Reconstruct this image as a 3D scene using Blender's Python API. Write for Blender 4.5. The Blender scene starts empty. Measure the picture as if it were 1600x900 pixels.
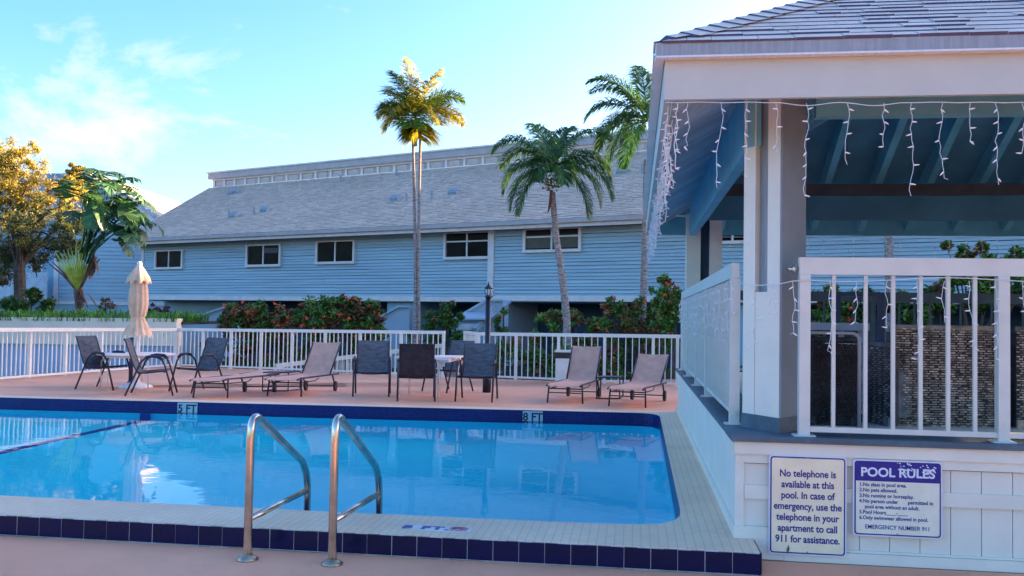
import bpy, bmesh, math, random
from mathutils import Vector, Matrix
R = random.Random(7)
S = bpy.context.scene
COL = S.collection
# ------------------------------------------------------------------ camera, sky, sun, exposure
F, YAW, PIT, ROL, EYE = 1400.0, -.1367, .0327, .0162, 1.312
fw = Vector((math.sin(YAW)*math.cos(PIT), math.cos(YAW)*math.cos(PIT), math.sin(PIT)))
_r0 = Vector((math.cos(YAW), -math.sin(YAW), 0)); _u0 = _r0.cross(fw)
cr = _r0*math.cos(ROL) + _u0*math.sin(ROL); cu = _u0*math.cos(ROL) - _r0*math.sin(ROL)
EYEP = Vector((0, 0, EYE))
cam_d = bpy.data.cameras.new('camera'); cam = bpy.data.objects.new('camera', cam_d); COL.objects.link(cam)
cam_d.sensor_width = 36; cam_d.lens = F/1600*36; cam_d.clip_start = .05; cam_d.clip_end = 3000
m = Matrix((cr, cu, -fw)).transposed().to_4x4(); m.translation = EYEP; cam.matrix_world = m
S.camera = cam
SUN_EL, SUN_AZ = math.radians(14.0), math.radians(57.0)     # azimuth clockwise from +Y
CLOUD_SEED = (2, 8, 5)
W = bpy.data.worlds.new('World'); S.world = W; W.use_nodes = True
nt = W.node_tree; nt.nodes.clear()
def N(nt, t, **k):
    n = nt.nodes.new(t)
    for a, b in k.items():
        if a == 'inp':
            for i, v in b.items(): n.inputs[i].default_value = v
        else: setattr(n, a, b)
    return n
sky = N(nt, 'ShaderNodeTexSky', sky_type='NISHITA', sun_disc=False, sun_elevation=SUN_EL, sun_rotation=SUN_AZ,
        air_density=1.0, dust_density=3.0, ozone_density=3.0)
hs = N(nt, 'ShaderNodeHueSaturation', inp={'Saturation': 1.30, 'Value': 1.0}); gam = N(nt, 'ShaderNodeGamma', inp={'Gamma': 1.0})
tint = N(nt, 'ShaderNodeMix', data_type='RGBA', blend_type='MULTIPLY', inp={0: 1.0, 7: (.655, .575, .60, 1)})
tc = N(nt, 'ShaderNodeTexCoord')
mp = N(nt, 'ShaderNodeMapping', inp={'Scale': (2.2, 2.2, 5.0), 'Location': CLOUD_SEED})
n1 = N(nt, 'ShaderNodeTexNoise', inp={'Scale': 2.4, 'Detail': 8, 'Roughness': .62, 'Distortion': .4})
n2 = N(nt, 'ShaderNodeTexNoise', inp={'Scale': .55, 'Detail': 2, 'Roughness': .5})
mul = N(nt, 'ShaderNodeMath', operation='MULTIPLY')
rmp = N(nt, 'ShaderNodeValToRGB')
rmp.color_ramp.elements[0].position = .285; rmp.color_ramp.elements[1].position = .49
rmp.color_ramp.elements[1].color = (.8, .8, .8, 1)
mixc = N(nt, 'ShaderNodeMix', data_type='RGBA', inp={7: (1.9, 1.45, 1.75, 1)})
bg = N(nt, 'ShaderNodeBackground', inp={'Strength': .14}); wo = N(nt, 'ShaderNodeOutputWorld')
L = nt.links.new
L(sky.outputs[0], hs.inputs['Color']); L(hs.outputs[0], gam.inputs[0]); L(gam.outputs[0], tint.inputs[6])
L(tc.outputs['Generated'], mp.inputs[0]); L(mp.outputs[0], n1.inputs[0]); L(mp.outputs[0], n2.inputs[0])
L(n1.outputs[0], mul.inputs[0]); L(n2.outputs[0], mul.inputs[1]); L(mul.outputs[0], rmp.inputs[0])
L(rmp.outputs[0], mixc.inputs[0]); L(tint.outputs[2], mixc.inputs[6]); L(mixc.outputs[2], bg.inputs[0]); L(bg.outputs[0], wo.inputs[0])
sd = bpy.data.lights.new('sun', 'SUN'); sd.energy = 4.2; sd.angle = math.radians(.5); sd.color = (1, .66, .32)
so = bpy.data.objects.new('sun', sd); COL.objects.link(so)
tosun = Vector((math.sin(SUN_AZ)*math.cos(SUN_EL), math.cos(SUN_AZ)*math.cos(SUN_EL), math.sin(SUN_EL)))
so.rotation_euler = tosun.to_track_quat('Z', 'Y').to_euler()
S.view_settings.view_transform = 'Standard'; S.view_settings.look = 'None'
S.view_settings.exposure = 2.92; S.view_settings.gamma = 1.0

# ------------------------------------------------------------------ pixel rays onto real planes
def ray(px, py): return fw + cr*((px-800)/F) - cu*((py-450)/F)
def g(px, py, z=0.):
    d = ray(px, py); return EYEP + d*((z-EYE)/d.z)
def pl(px, py, p, n):
    d = ray(px, py); return EYEP + d*((Vector(p)-EYEP).dot(n)/d.dot(n))
def ay(px, py, y): return pl(px, py, (0, y, 0), Vector((0, 1, 0)))
def ax(px, py, x): return pl(px, py, (x, 0, 0), Vector((1, 0, 0)))
def dp(px, py, d): return EYEP + ray(px, py)*d              # point at a distance along the view axis
FH = Vector((fw.x, fw.y, 0)).normalized(); RH = Vector((FH.y, -FH.x, 0))

# ------------------------------------------------------------------ materials
MATS = {}
def mat(name, col, rough=.6, var=.08, scale=4., bump=.0, bscale=None, metal=0., spec=.5, var2=None, trans=0., ior=1.45, island=0., emit=None, sub=0., stretch=None, dirt=None):
    if name in MATS: return MATS[name]
    M = bpy.data.materials.new(name); M.use_nodes = True; t = M.node_tree
    b = t.nodes['Principled BSDF']; MATS[name] = M
    b.inputs['Roughness'].default_value = rough; b.inputs['Metallic'].default_value = metal
    b.inputs['Specular IOR Level'].default_value = spec; b.inputs['IOR'].default_value = ior
    b.inputs['Transmission Weight'].default_value = trans
    tc = N(t, 'ShaderNodeTexCoord'); mp = N(t, 'ShaderNodeMapping')
    if stretch: mp.inputs['Scale'].default_value = stretch
    t.links.new(tc.outputs['Object'], mp.inputs[0])
    no = N(t, 'ShaderNodeTexNoise', inp={'Scale': scale, 'Detail': 5, 'Roughness': .6}); t.links.new(mp.outputs[0], no.inputs[0])
    c2 = var2 or tuple(min(1, c*(1+var*2)) for c in col); c1 = tuple(c*(1-var*2) for c in col) if not var2 else col
    mx = N(t, 'ShaderNodeMix', data_type='RGBA', inp={6: (*c1, 1), 7: (*c2, 1)})
    cr_ = N(t, 'ShaderNodeMapRange', inp={'From Min': .3, 'From Max': .7}); t.links.new(no.outputs[0], cr_.inputs[0]); t.links.new(cr_.outputs[0], mx.inputs[0])
    out = mx.outputs[2]
    if island:
        ge = N(t, 'ShaderNodeNewGeometry'); mr = N(t, 'ShaderNodeMapRange', inp={'To Min': 1-island, 'To Max': 1+island})
        t.links.new(ge.outputs['Random Per Island'], mr.inputs[0])
        hv = N(t, 'ShaderNodeHueSaturation'); t.links.new(mr.outputs[0], hv.inputs['Value']); t.links.new(out, hv.inputs['Color'])
        out = hv.outputs[0]
        oi = N(t, 'ShaderNodeObjectInfo'); mr2 = N(t, 'ShaderNodeMapRange', inp={'To Min': 1-island*.7, 'To Max': 1+island*.7})
        hv2 = N(t, 'ShaderNodeHueSaturation'); t.links.new(oi.outputs['Random'], mr2.inputs[0]); t.links.new(mr2.outputs[0], hv2.inputs['Value'])
        t.links.new(out, hv2.inputs['Color']); out = hv2.outputs[0]
    if dirt:   # (colour, threshold, scale): stains of their own shape
        dn = N(t, 'ShaderNodeTexNoise', inp={'Scale': dirt[2], 'Detail': 8, 'Roughness': .7}); t.links.new(mp.outputs[0], dn.inputs[0])
        dr = N(t, 'ShaderNodeMapRange', inp={'From Min': dirt[1], 'From Max': dirt[1]+.12, 'To Max': dirt[3] if len(dirt) > 3 else .6}); t.links.new(dn.outputs[0], dr.inputs[0])
        dm = N(t, 'ShaderNodeMix', data_type='RGBA', inp={7: (*dirt[0], 1)}); t.links.new(dr.outputs[0], dm.inputs[0]); t.links.new(out, dm.inputs[6]); out = dm.outputs[2]
    t.links.new(out, b.inputs['Base Color'])
    if bump:
        bn = N(t, 'ShaderNodeTexNoise', inp={'Scale': bscale or scale*6, 'Detail': 6}); t.links.new(mp.outputs[0], bn.inputs[0])
        bp = N(t, 'ShaderNodeBump', inp={'Strength': bump, 'Distance': .02}); t.links.new(bn.outputs[0], bp.inputs['Height']); t.links.new(bp.outputs[0], b.inputs['Normal'])
    if sub:
        tr = N(t, 'ShaderNodeBsdfTranslucent'); t.links.new(out, tr.inputs[0]); ms = N(t, 'ShaderNodeMixShader', inp={0: sub})
        t.links.new(b.outputs[0], ms.inputs[1]); t.links.new(tr.outputs[0], ms.inputs[2]); t.links.new(ms.outputs[0], t.nodes['Material Output'].inputs[0])
    if emit: b.inputs['Emission Color'].default_value = (*emit, 1); b.inputs['Emission Strength'].default_value = 1
    return M
def brickmat(name, c1, c2, mortar, bw, bh, ms, axes='xy', rough=.5, offset=.5, bump=.4, spec=.5):
    M = bpy.data.materials.new(name); M.use_nodes = True; t = M.node_tree; b = t.nodes['Principled BSDF']; MATS[name] = M
    tc = N(t, 'ShaderNodeTexCoord'); sp = N(t, 'ShaderNodeSeparateXYZ'); cb = N(t, 'ShaderNodeCombineXYZ')
    t.links.new(tc.outputs['Object'], sp.inputs[0])
    if axes == 'h':   # horizontal run = x + y, vertical = z
        ad = N(t, 'ShaderNodeMath', operation='ADD'); t.links.new(sp.outputs[0], ad.inputs[0]); t.links.new(sp.outputs[1], ad.inputs[1])
        t.links.new(ad.outputs[0], cb.inputs[0]); t.links.new(sp.outputs[2], cb.inputs[1])
    else:
        t.links.new(sp.outputs[0], cb.inputs[0]); t.links.new(sp.outputs[1], cb.inputs[1])
    br = N(t, 'ShaderNodeTexBrick', offset=offset, inp={'Color1': (*c1, 1), 'Color2': (*c2, 1), 'Mortar': (*mortar, 1), 'Scale': 1., 'Mortar Size': ms, 'Brick Width': bw, 'Row Height': bh, 'Bias': 0.})
    t.links.new(cb.outputs[0], br.inputs[0])
    no = N(t, 'ShaderNodeTexNoise', inp={'Scale': 1.3, 'Detail': 6}); t.links.new(tc.outputs['Object'], no.inputs[0])
    mr = N(t, 'ShaderNodeMapRange', inp={'From Min': .3, 'From Max': .7, 'To Min': .86, 'To Max': 1.08}); t.links.new(no.outputs[0], mr.inputs[0])
    hv = N(t, 'ShaderNodeHueSaturation'); t.links.new(br.outputs[0], hv.inputs['Color']); t.links.new(mr.outputs[0], hv.inputs['Value'])
    t.links.new(hv.outputs[0], b.inputs['Base Color']); b.inputs['Roughness'].default_value = rough; b.inputs['Specular IOR Level'].default_value = spec
    bp = N(t, 'ShaderNodeBump', invert=True, inp={'Strength': bump, 'Distance': .004}); t.links.new(br.outputs['Fac'], bp.inputs['Height']); t.links.new(bp.outputs[0], b.inputs['Normal'])
    return M
WHITE = mat('white_paint', (.78, .73, .62), .55, .03, 3, .15, 30, dirt=((.35, .33, .33), .66, 5))
FWHITE = mat('fence_white', (.85, .76, .67), .45, .03, 6)
RAILW = mat('rail_powder_coat', (.64, .66, .60), .4, .03, 6)
TRIM = mat('trim_white', (.80, .72, .68), .6, .05, 3)
SIDE = mat('blue_siding', (.40, .54, .60), .6, .07, 1.2, .2, 14, island=.05, stretch=(.35, .35, 6))
SIDE2 = mat('blue_wall', (.26, .43, .53), .6, .08, .8)
PALEB = mat('pale_blue_wall', (.38, .47, .54), .6, .06, 1)
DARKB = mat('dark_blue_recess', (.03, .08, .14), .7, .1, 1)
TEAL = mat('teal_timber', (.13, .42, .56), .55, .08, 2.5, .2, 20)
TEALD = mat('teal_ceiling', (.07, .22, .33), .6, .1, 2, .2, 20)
BARE = mat('bare_timber', (.075, .075, .08), .7, .1, 6)
GREYP = mat('slate_grey_paint', (.07, .12, .16), .5, .15, 5, .25, 25, dirt=((.14, .2, .25), .58, 9))
DECK = mat('salmon_deck', (.86, .38, .225), .7, .08, .5, .3, 120, dirt=((.66, .30, .16), .55, 1.1, .5))
PLAST = mat('pool_plaster', (.008, .80, .97), .6, .04, .6)
SHING = mat('grey_shingle', (.72, .62, .56), .85, .06, 3, .6, 220, island=.08)
ROOFF = mat('grey_roof_far', (.80, .56, .41), .85, .05, .35, .4, 30, island=.07)
FASC = mat('fascia_paint', (.50, .56, .52), .55, .03, 2, .1, 20, dirt=((.4, .38, .45), .68, 3, .4))
GUTT = mat('gutter_metal', (.28, .34, .38), .5, .08, 6, stretch=(8, 8, .6))
GUTS = mat('skylit_gutter_metal', (.68, .76, .80), .5, .05, 6, stretch=(8, .6, 8))  # lighter copy of the gutter metal, skylight on the side put into the colour
SOFF = mat('soffit_teal', (.26, .42, .52), .6, .08, 3, .2, 20, island=.22)
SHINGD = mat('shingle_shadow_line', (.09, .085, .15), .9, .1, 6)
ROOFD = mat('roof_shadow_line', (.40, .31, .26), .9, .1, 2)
TILEB = mat('cobalt_tile', (.002, .003, .040), .16, .2, 14, .05, 60, island=.25)
GROUT = mat('grout', (.62, .58, .56), .8, .1, 20)
STEEL = mat('stainless_steel', (.66, .55, .46), .22, .12, 9, .03, 60, metal=1.)
BRONZE = mat('tarnished_flange', (.45, .36, .26), .4, .2, 20, metal=1.)
FRAME = mat('dark_chair_frame', (.035, .025, .04), .4, .1, 10)
SLING = mat('blue_grey_sling', (.13, .12, .135), .85, .22, 10, .5, 300, stretch=(1, 1, 4))
SLINGB = mat('brown_sling', (.055, .035, .045), .85, .2, 14, .5, 300)
TAUPE = mat('taupe_sling', (.74, .37, .27), .85, .06, 8, .3, 250)
PINKW = mat('cream_table', (.90, .70, .60), .5, .03, 5)
CREAM = mat('planter_cream', (.92, .74, .58), .8, .05, 1.5, .2, 40, dirt=((.5, .38, .34), .62, 2))
CANV = mat('tan_canvas', (.90, .50, .33), .85, .12, 6, .3, 60)
NAVY = mat('navy_metal', (.02, .03, .09), .4, .1, 6)
BLACK = mat('black_metal', (.012, .014, .022), .35, .1, 6)
BLACKP = mat('black_plastic', (.03, .025, .03), .5, .1, 6)
GLASS = mat('window_glass', (.008, .010, .012), .2, .4, 1.5, spec=.05)
LAMPG = mat('lamp_glass', (.55, .62, .66), .2, .1, 6)
WIRE = mat('white_wire', (.66, .72, .74), .5, .03, 6)
BULB = mat('clear_bulb', (.85, .85, .9), .15, .02, 6)
TRUNK = mat('palm_trunk', (.33, .27, .25), .85, .35, 9, .6, 20, stretch=(1, 1, 4))
WOOD = mat('tree_bark', (.10, .075, .06), .9, .2, 8, .5, 20)
SHAFT = mat('crown_shaft', (.40, .34, .06), .5, .2, 6)
FROND = mat('palm_frond', (.06, .16, .035), .5, .2, 4, island=.4, sub=.35)
FROND2 = mat('sunny_palm_frond', (.32, .30, .025), .5, .25, 4, island=.35, sub=.5)
LEAF = mat('green_leaf', (.095, .20, .035), .5, .25, 2, island=.5, sub=.25)
LEAFR = mat('reddish_leaf', (.24, .12, .05), .5, .3, 2, island=.5, sub=.25)
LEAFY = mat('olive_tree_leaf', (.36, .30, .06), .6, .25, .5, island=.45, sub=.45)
GRASSM = mat('planter_grass', (.09, .22, .03), .6, .3, 3, island=.5, sub=.3)
FLOW = mat('red_flower', (.80, .12, .04), .5, .2, 8, island=.3)
PURP = mat('purple_leaf', (.10, .03, .06), .5, .2, 8, island=.4)
BANA = mat('paddle_leaf', (.05, .14, .045), .4, .2, 3, island=.35, sub=.35)
STALK = mat('yellow_stalk', (.42, .44, .05), .45, .2, 5, island=.2)
DEAD = mat('dead_leaf', (.20, .11, .08), .85, .25, 6, island=.3)
SOIL = mat('garden_ground', (.035, .03, .022), .95, .25, .7, .5, 20)
SIGNC = mat('sign_cream', (.94, .76, .52), .4, .05, 5, dirt=((.5, .42, .32), .64, 7))
SIGNG = mat('sign_pale', (.80, .75, .60), .4, .05, 5)
INK = mat('sign_blue_ink', (.012, .015, .22), .4, .05, 5)
SIGNW = mat('sign_white', (.72, .74, .80), .4, .02, 5)
WICK = mat('brown_wicker', (.30, .24, .18), .7, .3, 9, island=.6)
WICKD = mat('dark_wicker', (.03, .028, .035), .6, .3, 9, island=.4)
WICKG = mat('grey_wicker', (.09, .10, .12), .6, .3, 9, island=.4)
TUBEG = mat('grey_tube', (.36, .36, .42), .4, .05, 6)
MARKT = mat('marker_tile', (.42, .48, .52), .3, .05, 12)
MINK = mat('marker_ink', (.01, .015, .035), .4, .05, 5)
REDP = mat('faded_red', (.50, .12, .14), .5, .05, 5)
BINK = mat('faded_blue_ink', (.03, .06, .26), .5, .05, 5)
BRICKW = mat('brown_fascia', (.50, .44, .42), .7, .06, 3)
COPING = brickmat('coping_mosaic', (.90, .64, .42), (.84, .59, .39), (.60, .46, .33), .052, .052, .0028, 'xy', .55, 0.)
BAND = brickmat('navy_mosaic', (.006, .012, .10), (.012, .02, .14), (.045, .06, .12), .036, .032, .0014, 'h', .3, .5, spec=.15)

# ------------------------------------------------------------------ mesh builder
class MB:
    def __init__(s): s.v = []; s.f = []
    def add(s, vs, fs):
        k = len(s.v); s.v += [Vector(v) for v in vs]; s.f += [[i+k for i in f] for f in fs]; return s
    def box(s, c, d, rot=None):
        h = Vector(d)/2; vs = []
        for x in (-1, 1):
            for y in (-1, 1):
                for z in (-1, 1):
                    p = Vector((x*h.x, y*h.y, z*h.z))
                    if rot is not None: p = rot @ p
                    vs.append(p+Vector(c))
        return s.add(vs, [(0, 1, 3, 2), (4, 6, 7, 5), (0, 4, 5, 1), (2, 3, 7, 6), (0, 2, 6, 4), (1, 5, 7, 3)])
    def mm(s, a, b): return s.box([(a[i]+b[i])/2 for i in range(3)], [abs(b[i]-a[i]) for i in range(3)])
    def beam(s, p, q, w, h, up=(0, 0, 1)):
        p, q = Vector(p), Vector(q); d = (q-p); l = d.length; d.normalize(); up = Vector(up)
        x = d.cross(up)
        if x.length < 1e-4: x = d.cross(Vector((1, 0, 0)))
        x.normalize(); z = x.cross(d)
        return s.box((p+q)/2, (w, l, h), Matrix((x, d, z)).transposed())
    def tube(s, pts, r, n=6, cap=True):
        pts = [Vector(p) for p in pts]; k0 = len(s.v); ring = []
        prev = None
        for i, p in enumerate(pts):
            a = pts[max(i-1, 0)]; b = pts[min(i+1, len(pts)-1)]; d = (b-a)
            d = d.normalized() if d.length > 1e-7 else Vector((0, 0, 1))
            if prev is None:
                x = d.cross(Vector((.123, .35, .93)));  x = x if x.length > .1 else d.cross(Vector((1, 0, 0)))
            else: x = prev - d*prev.dot(d)
            if x.length < 1e-5: x = d.orthogonal()
            x.normalize(); prev = x; y = d.cross(x)
            rr = r[i] if isinstance(r, (list, tuple)) else r
            ring.append([p + (x*math.cos(t*2*math.pi/n)+y*math.sin(t*2*math.pi/n))*rr for t in range(n)])
        vs = [v for q in ring for v in q]; fs = []
        for i in range(len(pts)-1):
            for t in range(n): fs.append((i*n+t, i*n+(t+1) % n, (i+1)*n+(t+1) % n, (i+1)*n+t))
        if cap: fs += [tuple(range(n))[::-1], tuple((len(pts)-1)*n+t for t in range(n))]
        return s.add(vs, fs)
    def lathe(s, c, prof, n=16):
        vs = []; fs = []
        for r, z in prof:
            for t in range(n): vs.append((c[0]+r*math.cos(t*2*math.pi/n), c[1]+r*math.sin(t*2*math.pi/n), c[2]+z))
        for i in range(len(prof)-1):
            for t in range(n): fs.append((i*n+t, i*n+(t+1) % n, (i+1)*n+(t+1) % n, (i+1)*n+t))
        fs += [tuple(range(n))[::-1], tuple((len(prof)-1)*n+t for t in range(n))]
        return s.add(vs, fs)
    def prism(s, poly, ext):      # poly: 3-D points, ext: extrusion vector
        n = len(poly); p = [Vector(q) for q in poly]; e = Vector(ext)
        return s.add(p+[q+e for q in p], [tuple(range(n))[::-1], tuple(range(n, 2*n))]+[(i, (i+1) % n, n+(i+1) % n, n+i) for i in range(n)])
    def quad(s, a, b, c, d): return s.add([a, b, c, d], [(0, 1, 2, 3)])
def mesh(name, mb, m, org=(0, 0, 0), smooth=False):
    me = bpy.data.meshes.new(name); o = Vector(org)
    me.from_pydata([tuple(v-o) for v in mb.v], [], mb.f)
    for mm_ in (m if isinstance(m, (list, tuple)) else [m]): me.materials.append(mm_)
    me.validate(); me.update()
    if smooth:
        for p in me.polygons: p.use_smooth = True
    return me
def put(name, me, parent=None, loc=None, rot=None):
    o = bpy.data.objects.new(name, me); COL.objects.link(o)
    if parent is not None: o.parent = parent
    if loc is not None: o.location = loc
    if rot is not None: o.rotation_euler = rot
    return o
ORG = {}
def tag(o, label=None, cat=None, group=None, kind=None):
    for k, v in (('label', label), ('category', cat), ('group', group), ('kind', kind)):
        if v: o[k] = v
    return o
def thing(name, loc, label, cat, group=None, rz=0.):
    o = bpy.data.objects.new(name, None); COL.objects.link(o); o.location = loc; o.rotation_euler = (0, 0, rz); o.empty_display_size = .2
    ORG[o.name] = Vector(loc); return tag(o, label, cat, group)
def part(name, mb, m, root, smooth=False, label=None):     # mb in world coordinates, root unrotated
    org = ORG[root.name]; o = put(name, mesh(name, mb, m, org, smooth), root); ORG[o.name] = org
    if label: o['label'] = label
    return o
def sub(name, mb, m, par, smooth=False):
    org = ORG[par.name]; o = put(name, mesh(name, mb, m, org, smooth), par); ORG[o.name] = org; return o
def lpart(name, mb, m, root, smooth=False): return put(name, mesh(name, mb, m, (0, 0, 0), smooth), root)   # local coordinates
def solo(name, mb, m, loc, label, cat, group=None, smooth=False):
    o = put(name, mesh(name, mb, m, loc, smooth), None, loc); ORG[o.name] = Vector(loc); return tag(o, label, cat, group)
def struct(name, mb, m, smooth=False): return tag(put(name, mesh(name, mb, m, (0, 0, 0), smooth)), kind='structure')
def lerp(a, b, t): return Vector(a)*(1-t)+Vector(b)*t
def copy_thing(src, loc, rz, label, group=None):
    c = src.copy(); COL.objects.link(c); c.location = loc; c.rotation_euler = (0, 0, rz); ORG[c.name] = Vector(loc)
    for ch in src.children:
        d = ch.copy(); COL.objects.link(d); d.parent = c
        for gc in ch.children:
            e = gc.copy(); COL.objects.link(e); e.parent = d
    return tag(c, label, None, group)
def text(name, body, size, m, root, loc, rot, off=0., align='CENTER', sx=1., ext=.0006, spacing=1.):
    cv = bpy.data.curves.new(name, 'FONT'); cv.body = body; cv.size = size; cv.offset = off; cv.extrude = ext; cv.align_x = align; cv.space_character = spacing
    to = bpy.data.objects.new(name, cv); COL.objects.link(to); bpy.context.view_layer.update()
    me = bpy.data.meshes.new_from_object(to.evaluated_get(bpy.context.evaluated_depsgraph_get()))
    bpy.data.objects.remove(to); me.name = name; me.materials.clear(); me.materials.append(m)
    o = put(name, me, root, loc, rot); o.scale = (sx, 1, 1); ORG[o.name] = Vector(loc); return o

# ================================================================== SETTING: ground, decks, pool
IN = [(-12.5, 5.80), (-4.4, 5.792), (-2.05, 5.775), (-.5, 5.79), (.02, 5.82), (.17, 5.87), (.27, 5.98), (.315, 6.15), (.325, 6.34), (.351, 12.3), (.33, 12.48), (.26, 12.63), (.15, 12.70), (0, 12.725), (-4.458, 12.43), (-9.29, 12.17), (-12.5, 12.0)]
BIG = 900
mb = MB(); q_ = lambda x0, y0, x1, y1: mb.quad((x0, y0, -.42), (x1, y0, -.42), (x1, y1, -.42), (x0, y1, -.42))
q_(-BIG, -60, -12.55, BIG*2); q_(.45, -60, BIG, BIG*2); q_(-12.55, -60, .45, 5.7); q_(-12.55, 12.8, .45, BIG*2); struct('garden_ground', mb, SOIL)
mb = MB(); mb.mm((-16, -4, -.30), (9, 5.235, -.12)); mb.mm((.722, 5.235, -.30), (9, 5.58, -.1205)); struct('near_deck', mb, DECK)
# far deck: between the coping and the fence
FC = [g(-60, 601), g(0, 595), g(275, 573.5), g(695, 590.5), g(745, 591.5), g(1062, 604.5)]
farpoly = [Vector((-12.6, 12.30, 0)), Vector((.9, 13.08, 0)), Vector((.9, 20.2, 0)), FC[5]+Vector((.4, .3, 0)), FC[3]+Vector((0, .3, 0)), FC[2]+Vector((-.2, .35, 0)), FC[1]+Vector((-.4, 0, 0)), FC[0]+Vector((-.6, -1, 0)), Vector((-12.6, 12.5, 0))]
mb = MB(); mb.prism([v-Vector((0, 0, .2)) for v in farpoly], (0, 0, .2)); struct('far_deck', mb, DECK)
# coping ring, built as strips between the pool edge and an outer outline
OUT = [(-12.5, 5.27), (-4.4, 5.27), (-2.05, 5.27), (-.5, 5.27), (.02, 5.27), (.3, 5.27), (.55, 5.27), (.716, 5.27), (.716, 5.70), (.716, 12.9), (.70, 13.07), (.5, 13.06), (.35, 13.05), (0, 13.03), (-4.458, 12.77), (-9.29, 12.49), (-12.5, 12.31)]
mb = MB(); n = len(IN)
for i in range(n-1):
    a, b, c, d = OUT[i], OUT[i+1], IN[i+1], IN[i]
    for z0, z1 in ((-.25, .004),):
        P4 = [Vector((*a, z1)), Vector((*b, z1)), Vector((*c, z1)), Vector((*d, z1))]
        mb.add(P4, [(0, 1, 2, 3)])
        mb.add([Vector((*a, z0)), Vector((*b, z0)), Vector((*b, z1)), Vector((*a, z1))], [(0, 1, 2, 3)])
coping = struct('pool_coping', mb, COPING)
# cobalt facing tiles on the near riser, each its own tile
gm = MB(); gm.mm((-8, 5.2500, -.124), (.712, 5.268, -.001)); sub_g = put('grout_bed', mesh('grout_bed', gm, GROUT), coping)
tile = MB(); tile.box((0, 0, 0), (.1492, .014, .117)); tm = mesh('facing_tile', tile, TILEB)
k = 0; x = .716-.0755
while x > -6.6:
    put('facing_tile', tm, coping, (x+R.uniform(-.0008, .0008), 5.255+R.uniform(-.001, .001), -.0595), (0, R.uniform(-.003, .003), R.uniform(-.004, .004))); x -= .1527
put('facing_tile', mesh('facing_tile', MB().box((0, 0, 0), (.012, .30, .118)), TILEB), coping, (.722, 5.415, -.0595))
ck = MB(); x = -6.6
while x < .9:
    l = R.uniform(.05, .5)
    if R.random() < .8:
        pts_ = [(x+l*i/6, 5.233-R.uniform(0, .012), -.1185) for i in range(7)]; wd_ = [R.uniform(.001, .0045) for _ in range(7)]
        for i in range(6): a_, b_ = pts_[i], pts_[i+1]; ck.add([(a_[0], a_[1]-wd_[i], a_[2]), (b_[0], b_[1]-wd_[i+1], b_[2]), (b_[0], b_[1]+wd_[i+1], b_[2]), (a_[0], a_[1]+wd_[i], a_[2])], [(0, 1, 2, 3)])
    x += l+R.uniform(.0, .15)
tag(put('deck_crack', mesh('deck_crack', ck, mat('crack_dirt', (.05, .03, .03), .95))), kind='structure')
# pool shell: mosaic band, then plaster walls and floor
mb = MB(); mp_ = MB()
def depth(x): return -.85 if x < -7.6 else (-.85 - (x+7.6)*.05 if x < -.5 else -1.2)
lp = IN
for i in range(n-1):
    a, b = lp[i], lp[i+1]
    mb.add([(*a, -.36), (*b, -.36), (*b, .003), (*a, .003)], [(3, 2, 1, 0)])
    mp_.add([(*a, -2.6), (*b, -2.6), (*b, -.36), (*a, -.36)], [(3, 2, 1, 0)])
struct('waterline_band', mb, BAND)
xs = [-12.6, -7.6, -6.5, -5, -3.5, -2, -.5, .6]
for i in range(len(xs)-1):
    mp_.add([(xs[i], 5.6, depth(xs[i])), (xs[i+1], 5.6, depth(xs[i+1])), (xs[i+1], 12.9, depth(xs[i+1])), (xs[i], 12.9, depth(xs[i]))], [(0, 1, 2, 3)])
mp_.add([(-12.5, 5.7, -2.6), (-12.5, 12.2, -2.6), (-12.5, 12.2, .0), (-12.5, 5.7, .0)], [(0, 1, 2, 3)])
struct('pool_shell', mp_, PLAST)
XS = -7.05
mb = MB(); mb.mm((XS-.07, 5.8, depth(XS)-.02), (XS+.07, 12.27, depth(XS)+.006)); mb.mm((XS-.07, 12.24, depth(XS)), (XS+.07, 12.28, -.36))
struct('pool_floor_stripe', mb, mat('navy_stripe', (.01, .04, .28), .5))
# water
wm = bpy.data.materials.new('pool_water'); wm.use_nodes = True; t = wm.node_tree; b = t.nodes['Principled BSDF']
b.inputs['Specular IOR Level'].default_value = .5; b.inputs['Base Color'].default_value = (1, 1, 1, 1); b.inputs['Roughness'].default_value = 0; b.inputs['IOR'].default_value = 1.17; b.inputs['Transmission Weight'].default_value = 1
tc = N(t, 'ShaderNodeTexCoord'); na = N(t, 'ShaderNodeTexNoise', inp={'Scale': 2.2, 'Detail': 3, 'Roughness': .5}); nb = N(t, 'ShaderNodeTexNoise', inp={'Scale': 11, 'Detail': 2})
ad = N(t, 'ShaderNodeMath', operation='MULTIPLY_ADD', inp={1: .12}); bp = N(t, 'ShaderNodeBump', inp={'Strength': .10, 'Distance': .02})
t.links.new(tc.outputs['Object'], na.inputs[0]); t.links.new(tc.outputs['Object'], nb.inputs[0]); t.links.new(nb.outputs[0], ad.inputs[0]); t.links.new(na.outputs[0], ad.inputs[2])
t.links.new(ad.outputs[0], bp.inputs['Height']); t.links.new(bp.outputs[0], b.inputs['Normal'])
mb = MB(); mb.add([(x, y, -.14) for x, y in lp], [tuple(range(n))]); struct('pool_water', mb, wm)
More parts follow.
